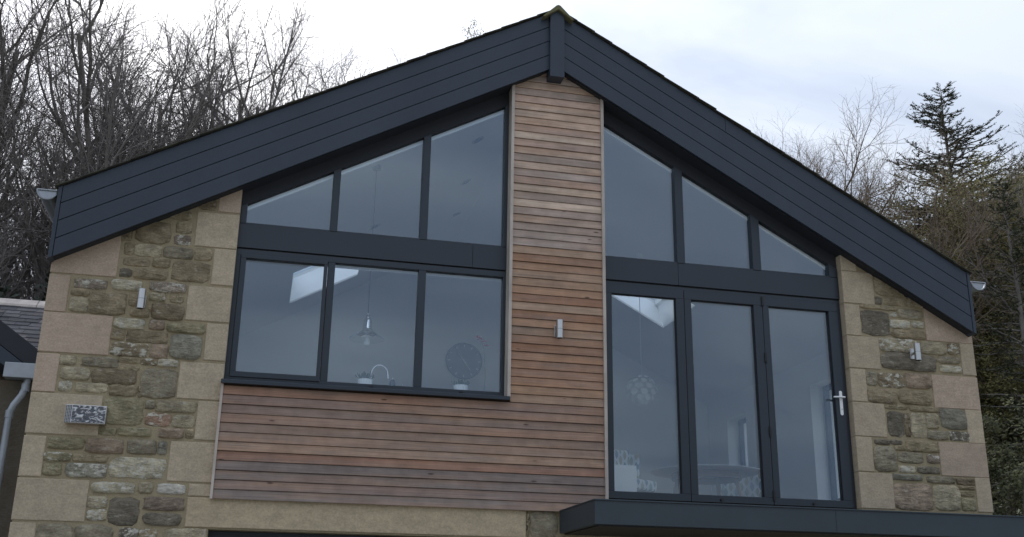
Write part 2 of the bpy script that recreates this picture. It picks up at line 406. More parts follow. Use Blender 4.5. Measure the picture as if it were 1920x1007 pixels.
def jit(c, a):
    k = 1 + rs.uniform(-a, a); return tuple(v * k for v in c)
def quoin(x0, x1, z0, z1, col, parent, y1=.16, proud=.010):
    b = .006; g = .004
    x0, x1, z0, z1 = x0 + g * (x0 > -4.9), x1 - g * (x1 < 5), z0 + g, z1 - g
    vs = []
    for dx, y in ((0, y1), (0, -proud + b * .7), (b, -proud)):
        vs += [(x0 + dx, y, z0 + dx), (x1 - dx, y, z0 + dx), (x1 - dx, y, z1 - dx), (x0 + dx, y, z1 - dx)]
    fs = [(8, 9, 10, 11)]
    for k in (0, 4):
        fs += [(k + i, k + (i + 1) % 4, k + 4 + (i + 1) % 4, k + 4 + i) for i in range(4)]
    c = ((x0 + x1) / 2, 0, (z0 + z1) / 2)
    o = obj('dressed_stone', mesh('dressed_stone', [(x - c[0], y, z - c[2]) for x, y, z in vs], fs), M['ashlar'], parent, col)
    o.location = c
    return o
def rubble(x0, x1, z0, z1, col, parent, m='rubble'):
    w, h = x1 - x0, z1 - z0; cx, cz = (x0 + x1) / 2, (z0 + z1) / 2
    proud = rs.uniform(.008, .024); n = 18; rr = rs.uniform(4.5, 10.0); pts = []
    for i in range(n):
        a = 2 * math.pi * (i + rs.uniform(-.2, .2)) / n; c, s = math.cos(a), math.sin(a)
        k = (abs(c) ** rr + abs(s) ** rr) ** (-1 / rr) * (1 + rs.uniform(-.055, .045))
        pts.append((c * k * w / 2, s * k * h / 2))
    ins = min(.013, h * .16); vs = []
    for x, z in pts: vs.append((x * 1.02, .03, z * 1.02))
    for x, z in pts: vs.append((x, -proud * .25 + rs.uniform(-.002, .002), z))
    for x, z in pts:
        l = math.hypot(x, z); k = max(.3, 1 - ins * rs.uniform(.7, 1.4) / l); vs.append((x * k, -proud + rs.uniform(-.006, .004), z * k))
    for x, z in pts: vs.append((x * .45 + rs.uniform(-.01, .01), -proud + rs.uniform(-.010, .006), z * .45))
    vs.append((0, -proud - rs.uniform(0, .008), 0))
    fs = []
    for k in range(3): fs += [(k * n + i, k * n + (i + 1) % n, (k + 1) * n + (i + 1) % n, (k + 1) * n + i) for i in range(n)]
    fs += [(3 * n + i, 3 * n + (i + 1) % n, 4 * n) for i in range(n)]
    o = obj('rubble_stone', mesh('rubble_stone', vs, fs, True), M[m], parent, col)
    o.location = (cx, 0, cz)
    return o
STONES = [
    (-3.51, -3.285, 2.606, 2.878, 'q', 'p'), (-3.703, -3.285, 2.221, 2.593, 'q', 't'), (-3.504, -3.285, 1.833, 2.216, 'q', 't'), (-4.992, -4.387, 1.83, 2.265, 'q', 'p'),
    (-3.689, -3.522, 2.613, 2.735, 'r', 'brown'), (-3.975, -3.747, 2.481, 2.587, 'r', 'tan'), (-3.892, -3.738, 2.343, 2.472, 'r', 'tan'), (-3.898, -3.735, 2.219, 2.324, 'r', 'purple'),
    (-4.268, -3.928, 2.211, 2.443, 'r', 'brown'), (-4.43, -4.291, 2.214, 2.335, 'r', 'brown'), (-4.35, -4.26, 2.072, 2.195, 'r', 'tan'), (-4.256, -3.999, 2.068, 2.2, 'r', 'pale'),
    (-3.983, -3.7, 2.071, 2.2, 'r', 'grey'), (-3.693, -3.515, 2.074, 2.205, 'r', 'tan'), (-4.349, -4.095, 1.959, 2.052, 'r', 'brown'), (-4.075, -3.904, 1.965, 2.068, 'r', 'tan'),
    (-3.886, -3.521, 1.841, 2.059, 'r', 'brown'), (-4.367, -4.252, 1.843, 1.933, 'r', 'dark'), (-4.247, -3.912, 1.833, 1.947, 'r', 'brown'), (-4.765, -4.454, 1.695, 1.797, 'r', 'purple'),
    (-4.422, -4.142, 1.709, 1.818, 'r', 'cream'), (-4.069, -3.723, 1.718, 1.825, 'r', 'purple'), (-4.992, -4.798, 1.446, 1.822, 'q', 'p'), (-4.992, -4.362, 1.052, 1.446, 'q', 'p'),
    (-3.709, -3.285, 1.455, 1.813, 'q', 't'), (-3.499, -3.285, 1.069, 1.443, 'q', 't'), (-4.777, -4.607, 1.617, 1.696, 'r', 'brown'), (-4.78, -4.605, 1.456, 1.609, 'r', 'pale'),
    (-4.6, -4.261, 1.449, 1.683, 'r', 'brown'), (-4.249, -4.083, 1.555, 1.689, 'r', 'brown'), (-4.069, -3.907, 1.624, 1.713, 'r', 'pale'), (-3.873, -3.736, 1.621, 1.699, 'r', 'tan'),
    (-4.03, -3.722, 1.441, 1.606, 'r', 'dkbrown'), (-4.223, -4.038, 1.45, 1.54, 'r', 'brown'), (-4.359, -4.071, 1.327, 1.436, 'r', 'cream'), (-4.034, -3.884, 1.335, 1.439, 'r', 'pink'),
    (-3.874, -3.505, 1.322, 1.426, 'r', 'green'), (-4.372, -4.237, 1.212, 1.318, 'r', 'brown'), (-4.227, -3.845, 1.201, 1.321, 'r', 'brown'), (-4.354, -4.008, 1.055, 1.198, 'r', 'brown'),
    (-3.994, -3.829, 1.057, 1.201, 'r', 'pink'), (-3.818, -3.515, 1.063, 1.313, 'r', 'slate'), (-4.992, -4.786, 0.674, 1.044, 'q', 'p'), (-3.706, -3.285, 0.683, 1.047, 'q', 't'),
    (-4.992, -4.356, 0.285, 0.671, 'q', 't'), (-3.503, -3.285, 0.298, 0.676, 'q', 't'), (-4.794, -4.638, 0.938, 1.033, 'r', 'pale'), (-4.594, -4.268, 0.936, 1.04, 'r', 'grey'),
    (-4.269, -4.068, 0.994, 1.056, 'r', 'tan'), (-4.063, -3.915, 0.984, 1.051, 'r', 'brown'), (-3.908, -3.721, 0.983, 1.059, 'r', 'cream'), (-4.247, -4.07, 0.922, 0.98, 'r', 'tan'),
    (-4.772, -4.504, 0.8, 0.929, 'r', 'pale'), (-4.49, -4.082, 0.78, 0.933, 'r', 'dkbrown'), (-4.049, -3.709, 0.669, 0.96, 'r', 'grey'), (-4.765, -4.647, 0.69, 0.794, 'r', 'cream'),
    (-4.613, -4.329, 0.694, 0.791, 'r', 'pale'), (-4.314, -4.064, 0.674, 0.787, 'r', 'brown'), (-4.059, -4.007, 0.67, 0.799, 'r', 'tan'), (-4.348, -3.981, 0.402, 0.671, 'r', 'green'),
    (-3.978, -3.888, 0.567, 0.656, 'r', 'grey'), (-3.883, -3.51, 0.549, 0.659, 'r', 'pale'), (-3.964, -3.726, 0.409, 0.537, 'r', 'red'), (-3.722, -3.509, 0.405, 0.531, 'r', 'pale'),
    (-3.822, -3.598, 0.301, 0.399, 'r', 'pink'), (-3.586, -3.511, 0.308, 0.402, 'r', 'tan'), (-4.362, -4.205, 0.301, 0.373, 'r', 'green'), (-4.198, -3.893, 0.303, 0.391, 'r', 'green'),
    (-4.791, -4.462, 0.154, 0.268, 'r', 'green'), (-4.456, -4.124, 0.132, 0.275, 'r', 'pink'), (-4.091, -3.827, 0.138, 0.282, 'r', 'grey'), (-3.82, -3.733, 0.144, 0.275, 'r', 'slate'),
    (-4.992, -4.796, -0.105, 0.271, 'q', 't'), (-3.71, -3.285, -0.097, 0.282, 'q', 't'), (-4.992, -4.372, -0.491, -0.111, 'q', 't'), (-3.506, -3.285, -0.224, -0.107, 'q', 't'),
    (-4.992, -4.771, -0.848, -0.506, 'q', 't'), (-4.804, -4.56, 0.041, 0.127, 'r', 'green'), (-4.553, -4.244, 0.049, 0.118, 'r', 'tan'), (-4.797, -4.628, -0.09, 0.029, 'r', 'green'),
    (-4.6, -4.234, -0.093, 0.039, 'r', 'slate'), (-4.222, -3.728, -0.084, 0.112, 'r', 'cream'), (-4.356, -3.972, -0.225, -0.122, 'r', 'cream'), (-3.95, -3.814, -0.217, -0.111, 'r', 'pale'),
    (-3.781, -3.531, -0.215, -0.116, 'r', 'white'), (-4.377, -4.198, -0.362, -0.253, 'r', 'pale'), (-4.371, -4.184, -0.475, -0.369, 'r', 'pale'), (-4.18, -3.915, -0.507, -0.258, 'r', 'dark'),
    (-3.885, -3.524, -0.365, -0.241, 'r', 'dkpink'), (-3.875, -3.535, -0.501, -0.382, 'r', 'dark'), (-4.768, -4.451, -0.745, -0.509, 'r', 'grey'), (-4.443, -4.118, -0.707, -0.506, 'r', 'grey'),
    (-4.069, -3.9, -0.689, -0.525, 'r', 'dark'), (-3.895, -3.733, -0.655, -0.529, 'r', 'tan'), (-3.676, -3.31, -0.695, -0.515, 'r', 'pale'), (3.434, 3.636, 2.602, 2.887, 'q', 't'),
    (3.434, 3.836, 2.216, 2.604, 'q', 't'), (3.434, 3.632, 1.837, 2.206, 'q', 't'), (3.434, 3.835, 1.46, 1.836, 'q', 't'), (4.449, 5.052, 1.843, 2.299, 'q', 'p'),
    (3.846, 4.29, 2.342, 2.61, 'r', 'tan'), (3.83, 3.928, 2.227, 2.325, 'r', 'dark'), (3.94, 4.237, 2.229, 2.337, 'r', 'tan'), (4.246, 4.474, 2.229, 2.356, 'r', 'tan'),
    (3.634, 4.12, 2.168, 2.224, 'r', 'tan'), (3.638, 3.995, 1.854, 2.157, 'r', 'dark'), (4.009, 4.101, 2.089, 2.16, 'r', 'cream'), (4.111, 4.429, 2.083, 2.206, 'r', 'grey'),
    (3.996, 4.265, 1.959, 2.066, 'r', 'cream'), (4.282, 4.439, 1.983, 2.071, 'r', 'cream'), (4.013, 4.45, 1.847, 1.953, 'r', 'brown'), (3.834, 4.342, 1.681, 1.842, 'r', 'pale'),
    (4.364, 4.707, 1.683, 1.837, 'r', 'pale'), (4.709, 4.871, 1.699, 1.836, 'r', 'brown'), (3.843, 4.552, 1.473, 1.681, 'r', 'dark'), (4.568, 4.86, 1.588, 1.675, 'r', 'grey'),
    (4.581, 4.863, 1.486, 1.571, 'r', 'cream'), (3.434, 3.634, 1.079, 1.455, 'q', 't'), (3.434, 3.831, 0.696, 1.077, 'q', 't'), (4.87, 5.052, 1.466, 1.849, 'q', 't'),
    (4.457, 5.052, 1.067, 1.452, 'q', 'p'), (4.841, 5.052, 0.684, 1.072, 'q', 't'), (3.631, 3.774, 1.268, 1.437, 'r', 'grey'), (3.775, 4.114, 1.263, 1.434, 'r', 'dkbrown'),
    (4.121, 4.459, 1.268, 1.451, 'r', 'pink'), (3.638, 3.995, 1.076, 1.244, 'r', 'brown'), (4.006, 4.441, 1.082, 1.246, 'r', 'brown'), (3.829, 4.122, 1.021, 1.068, 'r', 'tan'),
    (4.138, 4.52, 1.011, 1.077, 'r', 'tan'), (3.847, 4.052, 0.711, 0.997, 'r', 'dark'), (4.054, 4.131, 0.718, 0.986, 'r', 'dkbrown'), (4.133, 4.335, 0.714, 0.994, 'r', 'pale'),
    (4.323, 4.497, 0.823, 1.004, 'r', 'pale'), (4.514, 4.853, 0.832, 1.068, 'r', 'slate'), (4.323, 4.598, 0.702, 0.809, 'r', 'grey'), (4.61, 4.868, 0.704, 0.812, 'r', 'dark'),
    (3.434, 3.636, 0.312, 0.696, 'q', 't'), (3.434, 3.848, -0.082, 0.308, 'q', 't'), (4.45, 5.052, 0.306, 0.69, 'q', 'p'), (4.859, 5.052, -0.072, 0.31, 'q', 't'),
    (3.662, 3.855, 0.614, 0.678, 'r', 'dark'), (3.86, 4.01, 0.623, 0.681, 'r', 'dark'), (3.633, 3.923, 0.32, 0.605, 'r', 'grey'), (3.901, 4.054, 0.561, 0.619, 'r', 'tan'),
    (4.043, 4.462, 0.556, 0.686, 'r', 'tan'), (3.933, 4.248, 0.426, 0.555, 'r', 'grey'), (4.291, 4.453, 0.439, 0.539, 'r', 'purple'), (3.932, 4.135, 0.32, 0.401, 'r', 'cream'),
    (4.159, 4.442, 0.32, 0.402, 'r', 'dark'), (3.842, 4.217, 0.24, 0.309, 'r', 'slate'), (4.263, 4.615, 0.223, 0.304, 'r', 'grey'), (4.626, 4.861, 0.217, 0.294, 'r', 'dkbrown'),
    (3.834, 4.306, -0.077, 0.208, 'r', 'pink'), (4.313, 4.663, -0.068, 0.216, 'r', 'pale'), (4.657, 4.852, 0.171, 0.213, 'r', 'brown'), (4.648, 4.843, 0.091, 0.157, 'r', 'tan'),
    (4.659, 4.845, -0.063, 0.075, 'r', 'green'),
]

for x0, x1, z0, z1, k, c in STONES:
    par = pier_l if x0 < 0 else pier_r
    if k == 'q':
        quoin(x0, x1, z0, z1, jit((.455, .352, .262) if c == 'p' else (.455, .370, .262), .07), par)
    else:
        rubble(x0, x1, z0, z1, jit(PAL[c], .12), par, 'flecked' if c in ('cream', 'white', 'red', 'purple') or rs.random() < .12 else 'rubble')
# long lintel over the garage opening, and the wall stone right of it
quoin(-3.505, -.262, -.505, -.228, (.46, .37, .245), pier_l, .3, .014)
rubble(-.225, .06, -.50, -.235, jit(PAL['grey'], .05), pier_r)
rubble(-.262, -.228, -.50, -.25, jit(PAL['tan'], .05), pier_r)
quoin(-3.52, -3.30, -.90, -.515, (.42, .35, .26), pier_l)

# --- cedar cladding: backing, boards one by one, end trims
back = MB().prism([(-3.28, -.233), (.555, -.233), (.555, .86), (-3.28, .86)], .0, .30)
back.prism([(-.47, .862), (.555, .862), (.555, soffit(.555) + .2), (0, soffit(0) + .2), (-.47, soffit(.47) + .2)], .0, .30)
clad = back.build('cladding', M['batten'], house)
clad['label'] = 'weathered red brown cedar boards laid horizontally'
rc = random.Random(5)
LOW = [(0.206, 0.166, 0.141), (0.206, 0.151, 0.123), (0.176, 0.139, 0.118), (0.185, 0.148, 0.128), (0.215, 0.135, 0.102), (0.266, 0.193, 0.144), (0.248, 0.181, 0.141),
       (0.206, 0.157, 0.126), (0.248, 0.175, 0.138), (0.200, 0.157, 0.132), (0.206, 0.151, 0.126), (0.230, 0.151, 0.114)]
pitch = .0895
k = 0
while True:
    z0 = -.24 + k * pitch; z1 = z0 + pitch - .004
    if z0 > soffit(0): break
    xa, xb = (-3.278, .543) if k < 12 else (-.455, .543)
    if z0 > soffit(.55):
        h = (4.67 + .06 - z0) / SL; xa, xb = max(xa, -h), min(xb, h)
    if k == 12: z1 -= .0
    if k < 12: c = LOW[k]
    elif k < 31: c = rc.choice([(.30, .205, .14), (.27, .17, .115), (.23, .135, .09), (.31, .235, .175), (.26, .19, .14), (.29, .19, .13)])
    else: c = rc.choice([(.33, .255, .20), (.39, .30, .23), (.29, .235, .195), (.34, .25, .20), (.30, .25, .215), (.42, .34, .265)])
    g_ = rc.uniform(.92, 1.08) * (1.30 if k < 31 else 1.42); c = (c[0] * g_ * (1.0 if k < 4 else 1.10 if k < 31 else 1.05), c[1] * g_ * .99, c[2] * g_ * (1.0 if k < 4 else .91 if k < 31 else .97))
    y0 = -.052 + rc.uniform(-.003, .003)
    b = MB().prismx([(y0, z0), (-.006, z0 + .006), (-.006, z1 + .004), (y0 + .011, z1 + .001), (y0 + .009, z1 - .004), (y0 - .001, z0 + .004)], xa, xb)
    b.build('board', M['cedar'], clad, c)
    k += 1
for x0, x1, z0, z1, y in ((-.489, -.456, .885, soffit(.47) + .1, -.072), (.544, .576, -.215, soffit(.56) + .1, -.072), (-3.302, -3.2785, -.243, .84, -.066)):
    MB().box(x0, x1, y, .09 if x0 > -1 else .0, z0, z1).build('end_trim', M['cedar_trim'], clad)

# --- bargeboards, ridge post, soffit
for s in (-1, 1):
    bb = MB().prism([(s * .02, soffit(0) + .01), (s * 4.985, soffit(4.985) + .01), (s * 4.985, verge(4.985) - .01), (s * .02, verge(0) - .01)][::s], BY + .013, BY + .05)
    bb.prism([(s * .0, soffit(0) + .006), (s * 5.0, soffit(5.0) + .006), (s * 5.0, soffit(5.0) + .05), (s * 0, soffit(0) + .05)][::s], BY + .051, .30)
    pb = bb.build('bargeboard', M['soffit'], house)
    pb['label'] = 'left slope bargeboard of four wide grey boards' if s < 0 else 'right slope bargeboard of four wide grey boards'
    for q in range(4):
        t0, t1 = q / 4, (q + 1) / 4
        def zz(x, t): return soffit(x) + (verge(x) - soffit(x)) * t
        g = .0045
        xe = 4.962; x_in = .012
        cuts = [x_in, xe]
        if (s, q) == (1, 3): cuts = [x_in, 2.02, 2.0235, xe]       # one butt joint shows in the top board
        for xa_, xb_ in zip(cuts[0::2], cuts[1::2]):
            MB().prism([(s * xa_, zz(xa_, t0) + g * (q > 0)), (s * xb_, zz(xb_, t0) + g * (q > 0)), (s * xb_, zz(xb_, t1) - g), (s * xa_, zz(xa_, t1) - g)][::s], BY, BY + .022).build('board', M['barge'], pb, bevel=.002)
    MB().prism([(s * 4.967, soffit(4.967)), (s * 5.003, soffit(5.003)), (s * 5.003, verge(5.003)), (s * 4.967, verge(4.967))][::s], BY - .006, .02).build('corner_trim', M['barge'], pb, bevel=.002)
    # boxed eaves behind the end trim
    MB().prism([(s * 4.99, soffit(5) + .35), (s * 5.03, soffit(5) + .45), (s * 5.03, verge(5.03) - .07), (s * 4.99, verge(4.99) - .03)][::s], .0, 8.6).build('eaves_board', M['bark_brown'], pb)
post = MB().prism([(-.088, 4.514), (.079, 4.514), (.079, verge(.079) - .004), (0, verge(0) - .002), (-.088, verge(.088) - .004)], BY - .05, .02).build('ridge_post', M['barge'], house, bevel=.004)

# --- roof: deck with rooflight openings, verge slates, ridge tile, gutters
RL = {-1: (1.63, 2.65, 4.25, 5.85), 1: (2.25, 3.10, 3.45, 4.75)}       # |x| range and y range of the two openings
def sloped(s, xa, xb, ya, yb, z_of, th):
    vs = []
    for y in (ya, yb):
        for x in (xa, xb):
            vs += [(s * x, y, z_of(x)), (s * x, y, z_of(x) + th)]
    return vs, [(0, 2, 3, 1), (4, 5, 7, 6), (0, 1, 5, 4), (2, 6, 7, 3), (0, 4, 6, 2), (1, 3, 7, 5)]
roof = MB()
for s in (-1, 1):
    a0, a1, y0, y1 = RL[s]; y1 += .40; a0 -= .10; a1 += .05
    for xa, xb, ya, yb in ((.0, 5.02, BY + .03, y0), (.0, 5.02, y1, 8.6), (.0, a0, y0, y1), (a1, 5.02, y0, y1)):
        roof.add(*sloped(s, xa, xb, ya, yb, lambda x: verge(x) - .055, .05))
roof_o = roof.build('roof', M['verge'], house)
rv = random.Random(8)
for s in (-1, 1):
    n = 24
    for i in range(n):
        xa, xb = 5.0 * i / n, 5.0 * (i + 1) / n + .03
        o = .003 + rv.uniform(0, .003); t = rv.uniform(.008, .012); y = BY - .030 - rv.uniform(0, .010)
        vs, fs = sloped(s, xa, xb, y, .35, lambda x: verge(x) + o + (.010 if x == xb else 0.0), t)
        MB().add(vs, fs).build('slate', M['verge'], roof_o)
rt = MB(); pr = [(-.185, 5.245), (-.165, 5.235), (0, 5.355), (.165, 5.235), (.185, 5.245), (.022, 5.408), (0, 5.416), (-.022, 5.408)]
for i in range(5):
    y0 = BY - .09 + i * .46
    MB().prism(pr, y0, y0 + .45).build('ridge_tile', M['ridge'], roof_o, bevel=.008)
for s, cx, cz in ((-1, -5.128, 2.66), (1, 5.275, 2.632)):
    g = MB(); n = 10; r0, r1 = .094, .088; y0, y1 = -.02, 8.6
    if s > 0: y0 = .05
    for rr, y in ((r0, y0), (r0, y1), (r1, y1), (r1, y0 + .003)):
        pass
    ring = [(cx + r0 * math.cos(math.pi + math.pi * i / n), cz + r0 * math.sin(math.pi + math.pi * i / n)) for i in range(n + 1)]
    inner = [(cx + r1 * math.cos(math.pi + math.pi * i / n), cz + r1 * math.sin(math.pi + math.pi * i / n)) for i in range(n, -1, -1)]
    g.prism(ring + inner, y0, y1)
    g.tube([(cx - s * .0 - r0, y0, cz), (cx - r0, y1, cz)], .010, 6); g.tube([(cx + r0, y0, cz), (cx + r0, y1, cz)], .010, 6)
    go = g.build('gutter', M['zinc'], roof_o, smooth=True)
    e = MB().prism([(cx + (r1 - .004) * math.cos(math.pi + math.pi * i / n), cz + (r1 - .004) * math.sin(math.pi + math.pi * i / n)) for i in range(n + 1)], y0 + .008, y0 + .012)
    e.tube([(cx + r0 * math.cos(math.pi + math.pi * i / n), y0 + .002, cz + r0 * math.sin(math.pi + math.pi * i / n)) for i in range(n + 1)] , .008, 6)
    e.tube([(cx - r0, y0 + .002, cz + .002), (cx + r0, y0 + .002, cz + .002)], .008, 6)
    e.build('gutter_end_cap', M['zinc'], roof_o)

# --- windows
FD = .07
def pane_box(poly, y, parent, name='pane'):
    return MB().prism(poly, y, y + .024).build(name, M['glass'], parent)
def bars(rects, y0, y1, name, parent, m='frame', bevel=.003):
    b = MB()
    for r in rects:
        if len(r) == 4 and not isinstance(r[0], tuple): b.box(r[0], r[1], y0, y1, r[2], r[3])
        else: b.prism(list(r), y0, y1)
    return b.build(name, M[m], parent, bevel=bevel)
def caps(xs, z, y, parent):
    for x in xs: MB().box(x - .022, x + .022, y - .006, y + .004, z - .006, z + .006).build('drain_cap', M['black'], parent)

def gable_window(s, cuts, x_in, x_out, label):
    """sloped-head window; cuts = pane x ranges, from ridge side to eaves side, as |x|"""
    zb = 2.552
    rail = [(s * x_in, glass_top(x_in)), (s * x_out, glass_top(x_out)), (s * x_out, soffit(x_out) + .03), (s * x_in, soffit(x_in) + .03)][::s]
    fr = [rail]
    edges = [x_in] + [v for c in cuts for v in c] + [x_out]
    for a, b in zip(edges[0::2], edges[1::2]):
        if b - a > .004:
            fr.append([(s * a, zb - .012), (s * b, zb - .012), (s * b, glass_top(b) + .002), (s * a, glass_top(a) + .002)][::s])
    w = bars([fr[0]], WY - .002, WY + FD, 'window', house, 'soffit')  # head rail darkened to the soffit colour, standing in for shade under the boards
    w['label'] = label
    for f in fr[1:]: bars([f], WY - .012, WY + FD + .02, 'mullion', w)
    bars([(min(s * x_in, s * x_out), max(s * x_in, s * x_out), zb - .022, zb - .0)], WY - .004, WY + FD, 'bottom_rail', w)
    for a, b in cuts:
        e = .012
        pane_box([(s * (a - e), zb - e), (s * (b + e), zb - e), (s * (b + e), glass_top(b) + e), (s * (a - e), glass_top(a) + e)][::s], WY + .034, w)
        # inner glazing bead seen through the glass along the sloping head
        bars([[(s * a, glass_top(a) - .045), (s * b, glass_top(b) - .045), (s * b, glass_top(b)), (s * a, glass_top(a))][::s]], WY + .066, WY + .09, 'glazing_bead', w, 'plaster', 0)
    return w
wu_l = gable_window(-1, [(.530, 1.354), (1.434, 2.300), (2.376, 3.225)], .489, 3.287, 'upper left gable window of three panes under the sloping boards')
caps((-2.80, -1.86, -.93), 2.527, WY - .006, wu_l)
wu_r = gable_window(1, [(.600, 1.466), (1.560, 2.382), (2.482, 3.330)], .574, 3.434, 'upper right gable window of three panes under the sloping boards')
caps((1.05, 1.95, 2.88), 2.527, WY - .006, wu_r)
for xa, xb, cut in ((-3.300, -.489, -.86), (.576, 3.434, 1.47)):
    p = bars([(xa, cut - .0015, 2.278, 2.529), (cut + .0015, xb, 2.278, 2.529)], WY - .014, WY + FD, 'spandrel_panel', house, bevel=.002)
    bars([(xa, xb, 2.262, 2.277)], WY + .012, WY + FD, 'shadow_gap', p, 'black', 0)
# lower left window
x0, x1, z0, z1 = -3.293, -.489, .912, 2.262
wl_ = bars([(x0, x1, z1 - .062, z1), (x0, x1, z0 - .005, z0 + .042), (x0, x0 + .052, z0 + .0425, z1 - .0625), (x1 - .034, x1, z0 + .0425, z1 - .0625)], WY - .008, WY + FD, 'window', house)
wl_['label'] = 'lower left kitchen window of three panes above the cedar boards'
bars([(-2.366, -2.294, z0 + .0425, z1 - .0625)], WY - .006, WY + FD, 'mullion', wl_)
bars([(-1.427, -1.349, z0 + .0425, z1 - .0625)], WY - .006, WY + FD, 'mullion', wl_)
sash = bars([(-3.240, -2.372, 2.168, 2.205), (-3.240, -2.372, .945, .998), (-3.240, -3.187, .9985, 2.1675), (-2.406, -2.372, .9985, 2.1675)], WY - .022, WY + FD - .01, 'opening_sash', wl_)
pane_box([(-3.195, .99), (-2.40, .99), (-2.40, 2.175), (-3.195, 2.175)], WY + .024, sash)
for a, b in ((-2.294, -1.427), (-1.349, -.523)):
    pane_box([(a - .008, .945), (b + .008, .945), (b + .008, 2.205), (a - .008, 2.205)], WY + .034, wl_)
caps((-1.86, -.94), .930, WY - .010, wl_)
MB().prismx([(-.105, .842), (-.105, .878), (-.09, .884), (.09, .908), (.09, .86), (-.085, .858), (-.085, .842)], -3.306, -.466).build('sill', M['frame'], wl_, bevel=.003)

# folding doors
x0, x1, zb, zt, cz1_ = .577, 3.432, -.09, 2.262, -.236
df = bars([(x0, x1, zt - .040, zt), (x0, x1, zb - .02, zb + .012), (x1 - .042, x1, zb + .0125, zt - .0405), (x0, x0 + .03, zb + .0125, zt - .0405)], WY - .002, WY + FD, 'door_frame', house)
bars([(x0, x1 + .004, cz1_ + .01, zb - .021)], -.03, WY + .03, 'threshold', df)
LEAF = [(.608, 1.522, .687, 1.428), (1.527, 2.458, 1.608, 2.353), (2.463, 3.391, 2.537, 3.277)]
doors = []
for i, (a, b, ga, gb) in enumerate(LEAF):
    lf = bars([(a, b, 2.122, 2.219), (a, b, zb + .015, .0), (a, ga, .0005, 2.1215), (gb, b, .0005, 2.1215)], WY - .018, WY + FD - .012, 'door', house)
    lf['label'] = ('left', 'middle', 'right')[i] + ' leaf of the folding glass doors'
    pane_box([(ga - .008, -.008), (gb + .008, -.008), (gb + .008, 2.13), (ga - .008, 2.13)], WY + .018, lf)
    bars([(ga, ga + .006, .0, 2.122), (gb - .006, gb, .0, 2.122), (ga + .0062, gb - .0062, 2.114, 2.122)], WY + .002, WY + .016, 'gasket', lf, 'black', 0)
    doors.append(lf)
for z in (2.17, 1.52, .70, .02):
    MB().cyl((2.4605, WY - .024, z - .055), .013, .11, 10).build('hinge', M['black'], doors[2])
for lf, x in ((doors[1], 1.86), (doors[2], 2.92)):
    MB().cyl((x, WY - .035, -.045), .014, .018, 12, 'y').build('knob', M['black'], lf)
hx, hz = 3.338, 1.07
pl = MB(); n = 8
pl.prism([(hx + .018 * math.cos(a), hz + (.115 if a < math.pi else -.125) + .018 * math.sin(a)) for a in [2 * math.pi * i / 16 for i in range(16)]], WY - .030, WY - .0185)
hd = pl.build('handle', M['white'], doors[2], bevel=.002)
MB().cyl((hx, WY - .06, hz + .055), .011, .035, 12, 'y').tube([(hx + .03, WY - .064, hz + .056), (hx, WY - .066, hz + .056), (hx - .05, WY - .066, hz + .055), (hx - .105, WY - .058, hz + .053)], [.009, .0105, .0105, .008], 10).build('lever', M['white'], hd, smooth=True)
MB().cyl((hx, WY - .034, hz - .075), .008, .005, 10, 'y').build('keyhole', M['steel'], hd)
MB().tube([(hx, WY + .05, hz + .045), (hx - .01, WY + .10, hz + .045), (hx - .12, WY + .105, hz + .043)], .011, 8).build('inner_lever', M['black'], doors[2], smooth=True)

# --- canopy over the entrance and the garage opening below
cp = MB(); cx0, cx1, cy, cz0, cz1 = .075, 5.35, -1.19, -.462, -.236
cp.box(cx0, cx1, cy, -.022, cz0 + .012, cz1)
can = cp.build('canopy', M['canopy'], house, bevel=.004)
bars([(cx0 - .008, cx1 + .008, cz1 - .004, cz1 + .008)], cy - .012, -.018, 'capping', can, 'canopy', .002)
MB().box(cx0 + .05, cx1 - .05, cy + .05, -.03, cz0, cz0 + .0115).build('soffit_panel', M['black'], can)
for xj in (2.45,):
    MB().box(xj - .002, xj + .002, cy - .0015, cy + .002, cz0 + .014, cz1 - .006).build('joint', M['black'], can)
gd = MB().box(-3.30, -.27, .16, .19, GROUND, -.52).build('garage_door', M['frame'], house)
for i in range(12):
    z = -.56 - i * .19
    MB().box(-3.29, -.28, .145, .159, z - .17, z).build('door_slat', M['frame'], gd, bevel=.004)

